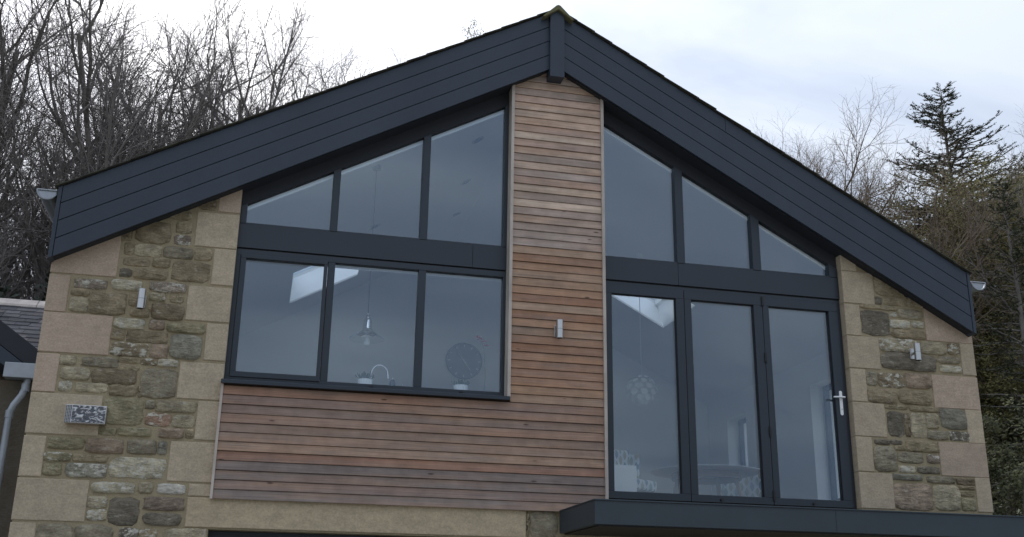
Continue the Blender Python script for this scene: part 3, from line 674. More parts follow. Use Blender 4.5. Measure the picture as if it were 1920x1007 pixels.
# --- rooms behind the glass (parts of the house)
IX, IY0, IY1, FZ = 4.6, .30, 6.6, -.075
def ceil(x): return 4.80 - .541 * abs(x)
cl = MB()
for s in (-1, 1):
    a0, a1, y0, y1 = RL[s]
    for xa, xb, ya, yb in ((.0, IX, IY0 - .12, y0), (.0, IX, y1, IY1), (.0, a0, y0, y1), (a1, IX, y0, y1)):
        cl.add(*sloped(s, xa, xb, ya, yb, ceil, .03))
ceiling_o = cl.build('ceiling', M['plaster'], house)
for s in (-1, 1):
    a0, a1, y0, y1 = RL[s]; sh = MB(); t = .02
    b0, b1, w1 = a0 - .10, a1 + .05, y1 + .40          # upper opening
    lo = [(a0, y0), (a1, y0), (a1, y1), (a0, y1)]; hi = [(b0, y0), (b1, y0), (b1, w1), (b0, w1)]
    for i in range(4):
        j = (i + 1) % 4
        sh.add([(s * lo[i][0], lo[i][1], ceil(lo[i][0])), (s * lo[j][0], lo[j][1], ceil(lo[j][0])), (s * hi[j][0], hi[j][1], verge(hi[j][0])), (s * hi[i][0], hi[i][1], verge(hi[i][0]))], [(0, 1, 2, 3)])
    rl = sh.build('rooflight', M['white'], house); rl['label'] = 'rooflight with a deep white lined shaft'
    f = .05; a0, a1, y1 = b0, b1, w1
    for xa, xb, ya, yb in ((a0, a1, y0, y0 + f), (a0, a1, y1 - f, y1), (a0, a0 + f, y0 + f, y1 - f), (a1 - f, a1, y0 + f, y1 - f)):
        MB().add(*sloped(s, xa, xb, ya, yb, lambda x: verge(x) - .10, .12)).build('rooflight_frame', M['white'], rl)
    MB().add(*sloped(s, a0 + f, a1 - f, y0 + f, y1 - f, lambda x: verge(x) - .02, .012)).build('pane', M['clear'], rl)
MB().box(-4.98, 5.04, .165, 6.98, FZ - .12, FZ).build('floor_slab', M['floor'], house)
iw = MB(); iw.prism([(-4.98, FZ), (5.04, FZ), (5.04, ceil(5.04) + .4), (0, ceil(0) + .4), (-4.98, ceil(4.98) + .4)], IY1, IY1 + .38)
iw.build('rear_wall', M['plaster'], house)
lw_ = MB(); zt_ = ceil(IX) + .25
for a in ((.405, 1.4, GROUND, zt_), (4.9, IY1 - .005, GROUND, zt_), (1.4, 4.9, GROUND, .85), (1.4, 4.9, 1.95, zt_)): lw_.box(-4.98, -IX, *a)
lw_.build('side_wall', M['plaster'], house)
added_win = MB()  # unseen left window, added to bring more daylight into the rooms
for a in ((1.4, 4.9, .85, .91), (1.4, 4.9, 1.89, 1.95), (1.4, 1.46, .91, 1.89), (4.84, 4.9, .91, 1.89), (3.12, 3.18, .91, 1.89)): added_win.box(-4.86, -4.79, *a)
added_win = added_win.build('side_window', M['frame'], house)
MB().box(-4.83, -4.815, 1.46, 4.84, .91, 1.89).build('pane', M['clear'], added_win)
rw = MB(); WIN = [(1.05, 3.02, .30, 1.94), (5.12, 5.84, .98, 1.94)]  # nearer opening widened to let in more daylight
y = .405
for a, b, z0, z1 in WIN:
    rw.box(IX, 5.04, y, a, GROUND, ceil(IX) + .25)
    rw.box(IX, 5.04, a, b, GROUND, z0); rw.box(IX, 5.04, a, b, z1, ceil(IX) + .25); y = b
rw.box(IX, 5.04, y, IY1 - .005, GROUND, ceil(IX) + .25)
rwo = rw.build('side_wall', M['plaster'], house)
for a, b, z0, z1 in WIN:
    w = MB()
    for ya, yb, za, zb_ in ((a, b, z0, z0 + .06), (a, b, z1 - .06, z1), (a, a + .06, z0 + .06, z1 - .06), (b - .06, b, z0 + .06, z1 - .06)):
        w.box(IX + .20, IX + .27, ya, yb, za, zb_)
    wo = w.build('side_window', M['frame'], house)
    MB().box(IX + .23, IX + .245, a + .06, b - .06, z0 + .06, z1 - .06).build('pane', M['clear'], wo)
    MB().cyl((IX + .17, a + .03, (z0 + z1) / 2), .01, .03, 8, 'x').tube([(IX + .165, a + .03, (z0 + z1) / 2), (IX + .165, a + .03, (z0 + z1) / 2 - .11)], .009, 6).build('window_handle', M['steel'], wo)
# boxed beam behind the spandrel, window board, worktop
for xa, xb in ((-3.29, -.47), (.56, 3.44)):
    MB().box(xa, xb, WY + FD + .005, .36, 2.235, 2.545).build('boxed_beam', M['plaster'], house)
MB().box(-3.285, -.489, WY + FD + .004, .44, .895, .925).build('window_board', M['white'], house)
MB().box(-3.285, -.489, .30, .438, FZ, .890).build('dado_wall', M['plaster'], house)
MB().box(-.47, .56, .31, .40, FZ, ceil(0) - .3).build('partition', M['plaster'], house)
MB().box(-3.28, -.5, .45, 1.08, .86, .90).box(-3.25, -.53, .47, 1.04, FZ + .002, .858).build('worktop', M['white'], house)
for x, y in ((-.54, 1.64), (-.40, 3.19), (-.27, 4.66), (-1.60, 3.59), (-3.2, 2.4), (.62, 1.2), (.60, 3.1)):
    z = ceil(x); nx = .541 if x < 0 else -.541
    d = MB().cyl((0, 0, -.004), .085, .008, 24); o = d.build('downlight', M['steel'], house)
    o.location = (x, y, z); o.rotation_euler = (0, math.atan(-nx), 0)
    q = MB().cyl((0, 0, -.0055), .060, .004, 20).build('lamp_lens', M['black'], o)

# ------------------------------------------------------------------ things in the rooms
# chrome pendant over the sink
L0 = (-1.83, 1.2)
pd = empty('pendant_lamp', (L0[0], L0[1], 1.72)); tag(pd, 'chrome bell pendant lamp hanging behind the middle kitchen pane', 'pendant lamp')
def child(mb, name, m, parent, smooth=True, bevel=0):
    return mb.build(name, M[m], parent, smooth=smooth, bevel=bevel)
child(MB().lathe((0, 0, 0), [(.001, .275), (.018, .272), (.022, .25), (.020, .225), (.034, .215), (.048, .195), (.052, .10), (.060, .085), (.085, .06), (.115, .04), (.118, .034)], 28), 'lamp_bell', 'chrome', pd)
child(MB().lathe((0, 0, 0), [(.118, .034), (.17, .005), (.20, -.02), (.198, -.024), (.16, -.002), (.11, .028)], 28), 'lamp_shade', 'clear', pd)
child(MB().lathe((0, 0, -.07), [(.001, -.03), (.03, -.022), (.044, .005), (.036, .04), (.018, .07)], 16), 'bulb', 'white', pd)
child(MB().tube([(0, 0, .27), (0, 0, ceil(L0[0]) - 1.72 - .03)], .004, 6), 'cord', 'black', pd, False)
child(MB().cyl((0, 0, ceil(L0[0]) - 1.72 - .045), .05, .05, 16), 'ceiling_rose', 'steel', pd)
# swan neck tap
tp = empty('kitchen_tap', (-1.80, .75, .90)); tag(tp, 'tall chrome swan neck tap behind the middle kitchen pane', 'tap')
child(MB().tube([(0, 0, 0), (0, 0, .30)] + [(.09 - .09 * math.cos(a), 0, .30 + .11 * math.sin(a)) for a in [math.pi * i / 12 for i in range(1, 13)]] + [(.182, 0, .265)], .0085, 10), 'spout', 'chrome', tp)
child(MB().cyl((0, 0, 0), .024, .05, 16).tube([(0, 0, .03), (-.06, -.01, .06)], .007, 8), 'tap_base', 'chrome', tp)
# herb pots on the window board
def pot(x, label):
    p = empty('herb_pot', (x, .30, .925)); tag(p, label, 'plant pot', 'white herb pots on the kitchen window board')
    b = MB(); n = 36
    prof = [(.060, .001), (.064, .004), (.074, .118), (.070, .118), (.066, .09)]
    vs = [((r * (1 + .025 * math.cos(18 * 2 * math.pi * i / n * 1.0) * (1 if j in (1, 2) else 0))) * math.cos(2 * math.pi * i / n), (r * (1 + .025 * math.cos(math.pi * i) * (1 if j in (1, 2) else 0))) * math.sin(2 * math.pi * i / n), z) for j, (r, z) in enumerate(prof) for i in range(n)]
    b.add(vs, [(j * n + i, j * n + (i + 1) % n, (j + 1) * n + (i + 1) % n, (j + 1) * n + i) for j in range(4) for i in range(n)] + [tuple(range(n))])
    child(b, 'ribbed_pot', 'white', p, False)
    child(MB().cyl((0, 0, .07), .066, .02, 18), 'soil', 'black', p, False)
    lv = MB(); rr = random.Random(int(x * 100))
    for i in range(46):
        a, t = rr.uniform(0, 6.28), rr.uniform(.1, .6); c = Vector((.045 * math.cos(a) * rr.random(), .045 * math.sin(a) * rr.random(), .09))
        e = c + Vector((math.cos(a) * t * .12, math.sin(a) * t * .12, rr.uniform(.04, .09))); w = Vector((-math.sin(a), math.cos(a), 0)) * .008
        lv.add([c - w * .4, c + w * .4, e + w, e + Vector((0, 0, .014)), e - w], [(0, 1, 2, 3, 4)])
    child(lv, 'leaves', 'stem', p, False)['kind'] = 'stuff'
pot(-1.90, 'white ribbed herb pot on the window board below the chrome pendant')
pot(-.905, 'white ribbed herb pot on the window board below the wall clock')
# dark bottles
for x, h, r, lab in ((-1.585, .235, .034, 'taller rounded dark bottle on the kitchen worktop beside the tap'), (-1.475, .17, .034, 'shorter rounded dark bottle on the kitchen worktop right of the taller one')):
    b = empty('dark_bottle', (x, .62, .90)); tag(b, lab, 'bottle', 'dark bottles beside the sink')
    child(MB().lathe((0, 0, 0), [(.001, 0), (r, .002), (r, h * .78), (r * .8, h * .92), (r * .3, h * .99), (.001, h)], 18), 'bottle_body', 'bottle', b)
    child(MB().cyl((0, 0, h * .985), .011, .02, 10), 'stopper', 'steel', b)
# wall clock on the far wall
ck = empty('wall_clock', (.27, IY1 - .012, 2.81)); tag(ck, 'large round grey wall clock seen through the right kitchen pane', 'clock')
child(MB().cyl((0, -.03, 0), .30, .03, 40, 'y'), 'clock_face', 'clockface', ck)
rim = MB(); rim.tube([(.30 * math.cos(2 * math.pi * i / 40), -.03, .30 * math.sin(2 * math.pi * i / 40)) for i in range(41)], .010, 6); child(rim, 'rim', 'frame', ck)
for i in range(12):
    a = math.pi * i / 6; c, s = math.cos(a), math.sin(a); w = .007
    child(MB().prism([(c * .235 - s * w, s * .235 + c * w), (c * .235 + s * w, s * .235 - c * w), (c * .275 + s * w, s * .275 - c * w), (c * .275 - s * w, s * .275 + c * w)], -.036, -.031), 'hour_mark', 'steel', ck, False)
for a, l in ((R(128), .16), (R(-55), .20)):
    c, s = math.cos(a), math.sin(a); w = .007
    child(MB().prism([(-s * w, c * w), (s * w, -c * w), (c * l + s * .003, s * l - c * .003), (c * l - s * .003, s * l + c * .003)], -.042, -.038), 'clock_hand', 'white', ck, False)
# red flower in a slim vase
fl = empty('flower_stem', (-.64, .36, .925)); tag(fl, 'single tall red flower in a thin vase at the right end of the kitchen window', 'flower')
child(MB().lathe((0, 0, 0), [(.001, 0), (.03, .002), (.033, .05), (.014, .12), (.016, .14)], 14), 'vase', 'clear', fl)
child(MB().tube([(0, 0, .02), (.005, 0, .30), (-.02, 0, .56), (-.05, 0, .63)], [.004, .0035, .003, .002], 6), 'stem', 'stem', fl)
pt = MB(); rr = random.Random(4)
for bx, bz in ((-.06, .645), (-.015, .62), (.01, .575), (-.085, .66)):
    for i in range(7):
        a = i * .9; d = Vector((math.cos(a), math.sin(a) * .7, rr.uniform(.1, .7))).normalized(); q = d.orthogonal().normalized(); c = Vector((bx, 0, bz))
        pt.add([c, c + d * .022 + q * .013, c + d * .04, c + d * .022 - q * .013], [(0, 1, 2, 3)])
child(pt, 'petals', 'petal', fl, False)

# dining table
tb = empty('dining_table', (2.965, 3.0, FZ)); tag(tb, 'round white topped dining table on splayed oak legs behind the glass doors', 'table')
child(MB().lathe((0, 0, 0), [(.001, .70), (.60, .70), (.72, .715), (.735, .725), (.735, .735), (.001, .735)], 56), 'table_top', 'white', tb)
child(MB().lathe((0, 0, 0), [(.46, .70), (.46, .62), (.44, .62), (.44, .70)], 36), 'apron', 'oak', tb)
for i in range(4):
    a = math.pi / 4 + math.pi / 2 * i
    child(MB().tube([(.40 * math.cos(a), .40 * math.sin(a), .70), (.56 * math.cos(a), .56 * math.sin(a), .0)], [.034, .020], 10), 'leg', 'oak', tb)
# upholstered chairs
def chair(x, y, rz, label):
    c = empty('dining_chair', (x, y, FZ)); c.rotation_euler = (0, 0, rz); tag(c, label, 'chair', 'patterned dining chairs')
    se = MB().box(-.25, .25, -.26, .24, .33, .47); child(se, 'seat', 'ogee', c, False, .03)
    bk = MB(); n = 8
    prof = [(-.25, .44), (.25, .44), (.26, .78), (.285, .86), (.25, .90), (.12, .885), (0, .88), (-.12, .885), (-.25, .90), (-.285, .86), (-.26, .78)]
    bk.prism(prof, .20, .30); child(bk, 'backrest', 'ogee', c, False, .025)
    for sx in (-1, 1):
        child(MB().prism([(sx * .25, .44), (sx * .285, .44), (sx * .29, .84), (sx * .255, .84)][::sx], .06, .22), 'wing', 'ogee', c, False, .012)
        for yy in (-.21, .24):
            child(MB().tube([(sx * .20, yy, .33), (sx * .22, yy * 1.08, 0)], [.022, .014], 8), 'leg', 'oak', c)
    return c
chair(1.60, 2.25, R(28), 'patterned upholstered chair behind the left door leaf beside the table')
chair(3.80, 3.75, R(-28), 'patterned upholstered chair at the far side of the table')
st = empty('side_cabinet', (1.22, 1.55, FZ)); tag(st, 'small white cabinet at the lower left of the folding doors', 'cabinet')
child(MB().box(-.17, .17, -.2, .2, .02, .53), 'carcass', 'white', st, False, .006); child(MB().box(-.165, .165, -.215, -.201, .05, .50), 'front_panel', 'white', st, False, .003)
child(MB().box(-.15, .15, -.17, .17, 0, .019), 'plinth', 'black', st, False)
# leaf petal pendant
ar = empty('leaf_pendant_lamp', (2.08, 3.0, 1.74)); tag(ar, 'white pendant lamp of overlapping leaf shaped petals above the table', 'pendant lamp')
nr = 9
for j in range(6):
    th = R(28 + j * 24); pl = MB()
    for i in range(nr):
        a = 2 * math.pi * (i + .5 * (j % 2)) / nr; rr0 = .19 * math.sin(th); z0 = .185 * math.cos(th)
        c = Vector((rr0 * math.cos(a), rr0 * math.sin(a), z0)); t = Vector((-math.sin(a), math.cos(a), 0)); out_ = Vector((math.cos(a), math.sin(a), 0))
        dn = (out_ * math.cos(th) * .8 + Vector((0, 0, -math.sin(th))) + out_ * .35).normalized(); w = .055 * max(.5, math.sin(th)); l = .095
        pl.add([c - t * w * .6, c + t * w * .6, c + t * w + dn * l * .5, c + dn * l, c - t * w + dn * l * .5], [(0, 1, 2, 3, 4)])
    child(pl, 'petal_ring', 'white', ar, False)
child(MB().lathe((0, 0, 0), [(.001, -.04), (.04, -.02), (.045, .02), (.001, .05)], 14), 'bulb', 'plaster', ar)
child(MB().tube([(0, 0, .05), (0, 0, ceil(2.08) - 1.74 - .02)], .004, 6), 'cord', 'white', ar, False)
child(MB().cyl((0, 0, ceil(2.08) - 1.74 - .04), .05, .05, 16), 'ceiling_rose', 'white', ar)

# ------------------------------------------------------------------ things on the facade
def wall_light(x, z, y_wall, label):
    w = empty('wall_light', (x, y_wall, z)); tag(w, label, 'wall light', 'steel up and down wall lights')
    c = MB().cyl((0, -.105, -.096), .036, .192, 24); child(c, 'lamp_body', 'steel', w)
    child(MB().cyl((0, -.105, -.0965), .030, .0004, 20), 'lower_lens', 'black', w)
    child(MB().cyl((0, -.105, -.003), .0368, .006, 24), 'band', 'zinc', w)
    child(MB().box(-.032, .032, -.014, .0, -.062, .062), 'back_plate', 'steel', w, False, .003)
    child(MB().cyl((0, -.075, 0), .016, .062, 10, 'y'), 'bracket', 'steel', w)
wall_light(-4.118, 1.603, -.018, 'slim steel cylinder wall light on the left stone pier')
wall_light(.038, 1.607, -.055, 'slim steel cylinder wall light on the cedar column')
wall_light(4.235, 1.667, -.018, 'slim steel cylinder wall light on the right stone pier')

def foil_mat():
    Mx = bpy.data.materials.new('crumpled_film'); Mx.use_nodes = True
    n = Mx.node_tree; b = n.nodes['Principled BSDF']; b.inputs['Metallic'].default_value = .9; b.inputs['Roughness'].default_value = .22
    g = n.nodes.new('ShaderNodeTexCoord'); mp = n.nodes.new('ShaderNodeMapping'); mp.inputs['Scale'].default_value = (1, 1, 1.6); n.links.new(g.outputs['Object'], mp.inputs[0])
    nz = n.nodes.new('ShaderNodeTexNoise'); nz.inputs['Scale'].default_value = 17; nz.inputs['Detail'].default_value = 3; nz.inputs['Distortion'].default_value = 1.6
    n.links.new(mp.outputs[0], nz.inputs['Vector'])
    r_ = n.nodes.new('ShaderNodeValToRGB'); e = r_.color_ramp.elements
    e[0].position = .50; e[0].color = (.12, .12, .13, 1); e[1].position = .64; e[1].color = (.66, .66, .65, 1); n.links.new(nz.outputs[0], r_.inputs[0])
    n.links.new(r_.outputs[0], b.inputs['Base Color'])
    m2 = n.nodes.new('ShaderNodeMapRange'); n.links.new(nz.outputs[0], m2.inputs[0]); m2.inputs[1].default_value = .5; m2.inputs[2].default_value = .58; m2.inputs[3].default_value = .9; m2.inputs[4].default_value = .1
    n.links.new(m2.outputs[0], b.inputs['Metallic'])
    bp = n.nodes.new('ShaderNodeBump'); bp.inputs['Strength'].default_value = .8; bp.inputs['Distance'].default_value = .01; n.links.new(nz.outputs[0], bp.inputs['Height']); n.links.new(bp.outputs[0], b.inputs['Normal'])
    return Mx
M['foil'] = foil_mat()
vb = empty('vent_box', (-4.475, -.012, .468)); tag(vb, 'shiny metal vent box with perforated left edge on the left stone pier', 'vent box')
child(MB().box(-.178, .178, -.105, .0, -.084, .084), 'box_body', 'steel', vb, False, .003)
child(MB().box(-.118, .172, -.110, -.1055, -.078, .078), 'front_film', 'foil', vb, False, .001)
for i in range(4):
    for j in range(12):
        x, z = -.170 + i * .0135, -.074 + j * .0133
        child(MB().box(x - .0045, x + .0045, -.1075, -.1052, z - .0048, z + .0048), 'vent_hole', 'black', vb, False)

# ------------------------------------------------------------------ outbuilding on the left
ob = empty('outbuilding', (-7.5, 3.0, GROUND)); tag(ob, 'lower stone outbuilding with slate roof and zinc downpipe at the left edge', 'outbuilding')
def oc(mb, name, m, parent=None, color=None, smooth=False, bevel=0):
    mb.v = [(x + 7.5, y - 3.0, z - GROUND) for x, y, z in mb.v] if parent is None or parent is ob else mb.v
    return mb.build(name, M[m], ob if parent is None else parent, color, smooth, bevel=bevel)
M['rough_wall'] = mat('rough_wall', (.15, .115, .075), .95, vary=.45, vscale=3.5, bump=1.0, bscale=14, color2=(.09, .08, .065), stretch=(1, 1, 1.8))
oc(MB().box(-14, -5.02, 3.15, 7.0, GROUND, 1.70), 'wall', 'rough_wall')
y0, z0, y1, z1 = 3.0, 1.60, 5.0, 2.80
rf = oc(MB().prismx([(y0, z0 - .06), (y1, z1 - .06), (7.0, z0 - .06), (7.0, z0), (y1, z1), (y0, z0)], -14, -5.02), 'roof', 'soffit')
ro = random.Random(21); nc = 14
dy, dz = (y1 - y0) / nc, (z1 - z0) / nc
for j in range(nc):
    x = -8.2 - ro.random() * .2
    while x < -5.05:
        w = ro.uniform(.16, .27); xe = min(x + w - .006, -5.03)
        ya, za = y0 + j * dy - .05, z0 + j * dz - .03; yb, zb = ya + dy * 2.0 + .02, za + dz * 2.0 + .012
        t = ro.uniform(.012, .020); up = .026
        g = ro.uniform(.65, 1.35); c = tuple(v * g for v in ro.choice([(.098, .09, .092), (.074, .071, .074), (.115, .103, .10), (.09, .086, .085)]))
        jy = ro.uniform(-.012, .012)
        s_ = MB().prismx([(ya + jy, za + up + jy * .6), (yb, zb), (yb, zb + t), (ya + jy, za + up + t + jy * .6)], x, xe)
        s_.v = [(a + 7.5, b - 3.0, c_ - GROUND) for a, b, c_ in s_.v]
        s_.build('slate', M['slate'], rf, c)
        x += w
for i in range(6):
    xa = -8.2 + i * .53
    s_ = MB().prismx([(y1 - .15, z1 - .065), (y1 - .13, z1 - .015), (y1, z1 + .085), (y1 + .13, z1 - .01), (y1, z1 + .03)], xa, xa + .52)
    s_.v = [(a + 7.5, b - 3.0, c_ - GROUND) for a, b, c_ in s_.v]
    s_.build('ridge_stone', M['cedar_trim'], rf)
# small lean porch in front: dark verge, zinc box gutter, swan neck downpipe
oc(MB().box(-9, -5.06, 1.12, 3.14, GROUND, .98), 'porch_wall', 'rough_wall')
oc(MB().prism([(-5.20, 1.02), (-5.20, 1.06), (-6.6, 2.05), (-6.6, 1.86), (-5.30, .98)][::-1], .98, 3.2), 'porch_verge', 'barge')
oc(MB().prism([(-5.10, 1.12), (-5.06, 1.20), (-6.6, 2.28), (-6.6, 2.06), (-5.20, 1.07)][::-1], 1.0, 3.2), 'porch_roof', 'soffit')
oc(MB().box(-5.455, -5.02, .86, 1.0, .965, 1.118), 'box_gutter', 'zinc', bevel=.006)
dp = oc(MB().tube([(-5.235, .95, .99), (-5.24, .95, .90), (-5.27, .95, .80), (-5.33, .95, .70), (-5.355, .95, .62), (-5.357, .95, .5), (-5.357, .95, GROUND + .05)], .034, 14), 'downpipe', 'zinc', smooth=True)
for z in (.875, .60):
    c = MB().cyl((-5.245 if z > .7 else -5.356, .95, z - .03), .040, .075, 16); c.v = [(a + 7.5, b - 3.0, c_ - GROUND) for a, b, c_ in c.v]
    c.build('pipe_collar', M['zinc'], dp, smooth=True)

# ------------------------------------------------------------------ trees
class Tree:
    def __init__(s, seed): s.r = random.Random(seed); s.tv = []; s.tf = []; s.cv = []; s.cf = []
    def tube(s, pts, rad, n, crown):
        V, F = (s.cv, s.cf) if crown else (s.tv, s.tf)
        k0 = len(V); np_ = len(pts); a = None
        for i in range(np_):
            d = pts[min(i + 1, np_ - 1)] - pts[max(i - 1, 0)]
            d.normalize()
            if a is None: a = d.orthogonal().normalized()
            else:
                a = a - d * a.dot(d); a.normalize()
            b = d.cross(a); r_ = rad[i]; p = pts[i]
            for k in range(n):
                an = 6.28318 * k / n; V.append(p + a * (math.cos(an) * r_) + b * (math.sin(an) * r_))
        for i in range(np_ - 1):
            for k in range(n):
                k2 = (k + 1) % n
                F.append((k0 + i * n + k, k0 + i * n + k2, k0 + (i + 1) * n + k2, k0 + (i + 1) * n + k))
    def rv(s, a=1.0): return Vector((s.r.uniform(-a, a), s.r.uniform(-a, a), s.r.uniform(-a, a)))
    def limb(s, p, d, length, r, lv, P):
        rnd = s.r; n = P['seg'][lv]; step = length / n; pts = [p.copy()]; rad = [r]; dirs = [d.copy()]
        tip = P['tip'][lv]
        for i in range(n):
            d = d + s.rv(P['wob'][lv]) + Vector((0, 0, P['up'][lv]))
            d.normalize(); p = p + d * step; pts.append(p); dirs.append(d)
            rad.append(r * (1 - (1 - tip) * (i + 1) / n))
        s.tube(pts, rad, P['sides'][lv], lv >= P.get('crown_from', 2))
        if lv + 1 >= len(P['seg']):
            if 'leaf' in P: P['leaf'](s, pts, dirs)
            return
        cnt = P['n'][lv]; cnt = int(cnt * rnd.uniform(.8, 1.2) * (1 if lv == 0 else max(.35, min(1.3, length / P['ref'][lv])))) + 1
        t0 = P['t0'][lv]; roll = rnd.uniform(0, 6.28)
        for c in range(cnt):
            t = t0 + (1 - t0) * ((c + rnd.random()) / cnt); f = t * n; i = min(int(f), n - 1); q = pts[i].lerp(pts[i + 1], f - i); dd = dirs[i + 1]
            roll += 2.4 + rnd.uniform(-.4, .4); a = dd.orthogonal().normalized(); b = dd.cross(a)
            side = a * math.cos(roll) + b * math.sin(roll); ang = rnd.uniform(*P['ang'][lv])
            nd = dd * math.cos(ang) + side * math.sin(ang)
            l2 = P['len'][lv + 1] * rnd.uniform(.7, 1.25) * (1 - P['fall'][lv] * (t - t0) / max(1e-3, 1 - t0))
            r2 = min(rad[i] * .7, P['rad'][lv + 1] * (l2 / P['len'][lv + 1]) ** .8)
            s.limb(q, nd.normalized(), l2, r2, lv + 1, P)
        if lv > 0: pass
    def meshes(s, tn, tm, cn, cm):
        t = mesh(tn, s.tv, s.tf, True); c = mesh(cn, s.cv, s.cf, True); t.materials.append(tm); c.materials.append(cm)
        return t, c

def bare(seed, H=12.0, spread=1.0, dens=1.0, up=.10, multi=1, tm='bark', cm='twig'):
    T = Tree(seed)
    P = dict(seg=[9, 7, 5, 4, 2], wob=[.10, .16, .22, .28, .3], up=[.06, up, .09, .07, .04], tip=[.22, .2, .25, .4, .6], sides=[8, 6, 4, 3, 3],
             n=[int(14 * dens), int(9 * dens), int(8 * dens), int(7 * dens)], ref=[1, H * .36, H * .15, H * .07], t0=[.22, .15, .12, .08],
             ang=[(.5, .95), (.45, .95), (.4, .95), (.4, 1.0)], len=[H * .78, H * .38 * spread, H * .16, H * .075, H * .034], fall=[.55, .5, .45, .4],
             rad=[H * .0150, H * .0066, H * .0022, H * .00082, H * .0004], crown_from=2)
    for k in range(multi):
        d = Vector((T.r.uniform(-.1, .1), T.r.uniform(-.1, .1), 1)) if multi == 1 else Vector((math.cos(k * 2.2) * .32, math.sin(k * 2.2) * .32, 1))
        T.limb(Vector((0, 0, -.3)), d.normalized(), P['len'][0] * (1 - .08 * k), P['rad'][0] * (1 if multi == 1 else .75), 0, P)
    return T.meshes('trunk', M[tm], 'crown', M[cm])

def conifer(seed, H=14.0, R0=4.9, bare_to=.12, needle=True, cm='needle', droop=.10, gap=.30, whorl=8):
    T = Tree(seed); rnd = T.r
    T.tube([Vector((rnd.uniform(-.03, .03), rnd.uniform(-.03, .03), H * i / 12 - .2)) for i in range(13)], [H * .013 * (1 - .93 * i / 12) for i in range(13)], 8, False)
    z = H * bare_to
    def spray(p, d, l, w):
        # a flat shoot: short needles set along both sides of a thin stem
        T.tube([p, p + d * l], [.008, .003], 3, False)
        k = max(4, int(l / .045)); sd = d.cross(Vector((0, 0, 1)))
        if sd.length < .1: sd = Vector((1, 0, 0))
        sd.normalize(); up = sd.cross(d).normalized()
        for i in range(k):
            q = p + d * (l * (i + .3) / k)
            for sg in (-1, 1):
                nl = w * rnd.uniform(.7, 1.2) * (1 - .5 * i / k); e = q + (sd * sg * .8 + d * .6 + up * rnd.uniform(-.3, .5)).normalized() * nl
                b = d * .019 + up * rnd.uniform(-.015, .015); i0 = len(T.cv); T.cv += [q - b, q + b, e]; T.cf.append((i0, i0 + 1, i0 + 2))
    while z < H * .985:
        t = (z / H - bare_to) / (1 - bare_to); rad = R0 * (1 - t) ** .72 + .15
        for k in range(max(4, int(whorl * (1 - .3 * t)))):
            a = rnd.uniform(0, 6.28); l = rad * rnd.uniform(.55, 1.12); el = -.15 + .75 * t + rnd.uniform(-.12, .12)
            d = Vector((math.cos(a) * math.cos(el), math.sin(a) * math.cos(el), math.sin(el))); p = Vector((0, 0, z + rnd.uniform(-.15, .15))); pts = [p.copy()]; n = 5
            for i in range(n):
                d = (d + Vector((0, 0, (-droop if i < 3 else .14))) + T.rv(.06)).normalized(); p = p + d * (l / n); pts.append(p)
            r0 = .012 + .010 * l
            T.tube(pts, [r0 * (1 - .8 * i / n) for i in range(n + 1)], 4, False)
            m_ = max(4, int(l / .17))
            for j in range(m_):
                f = (.12 + .88 * (j + rnd.random()) / m_) * n; i = min(int(f), n - 1); q = pts[i].lerp(pts[i + 1], f - i); dd = (pts[i + 1] - pts[i]).normalized()
                sd = dd.cross(Vector((0, 0, 1))).normalized() * rnd.choice((-1, 1)); ld = (dd * .7 + sd * .75 + Vector((0, 0, rnd.uniform(-.35, .2)))).normalized()
                spray(q, ld, min(.75, .22 + .22 * l * (1 - f / n)) * rnd.uniform(.7, 1.2), .10)
            spray(pts[-1] - dd * .1, dd, .3, .10)
        z += gap * (1 - .45 * t) * rnd.uniform(.8, 1.2)
    spray(Vector((0, 0, H * .95)), Vector((0, 0, 1)), H * .06, .08)
    return T.meshes('trunk', M['bark'], 'crown', M[cm])

def tufts(s, pts, dirs):
    rnd = s.r
    for p in pts[1:]:
        for _ in range(6):
            q = p + s.rv(.10); d = s.rv(1).normalized(); w = d.orthogonal().normalized() * .016; i0 = len(s.cv); e = q + d * .085
            s.cv += [q, q + d * .04 + w, e, q + d * .04 - w]; s.cf.append((i0, i0 + 1, i0 + 2, i0 + 3))
def soft_tree(seed, H=11.0, cm='larch'):
    """larch-like tree: straight stem, hanging fine shoots set with small new tufts"""
    T = Tree(seed)
    P = dict(seg=[10, 6, 4, 3], wob=[.05, .12, .2, .25], up=[.08, .03, -.06, -.10], tip=[.1, .2, .3, .5], sides=[8, 5, 3, 3], n=[44, 14, 8], ref=[1, H * .2, H * .08],
             t0=[.30, .1, .08], ang=[(1.0, 1.45), (.6, 1.1), (.5, 1.1)], len=[H, H * .25, H * .10, H * .055], fall=[.80, .4, .3], rad=[H * .012, H * .0035, H * .0012, H * .0006], leaf=tufts, crown_from=2)
    T.limb(Vector((0, 0, -.2)), Vector((0, 0, 1)), H, H * .012, 0, P)
    return T.meshes('trunk', M['bark_brown'], 'crown', M[cm])

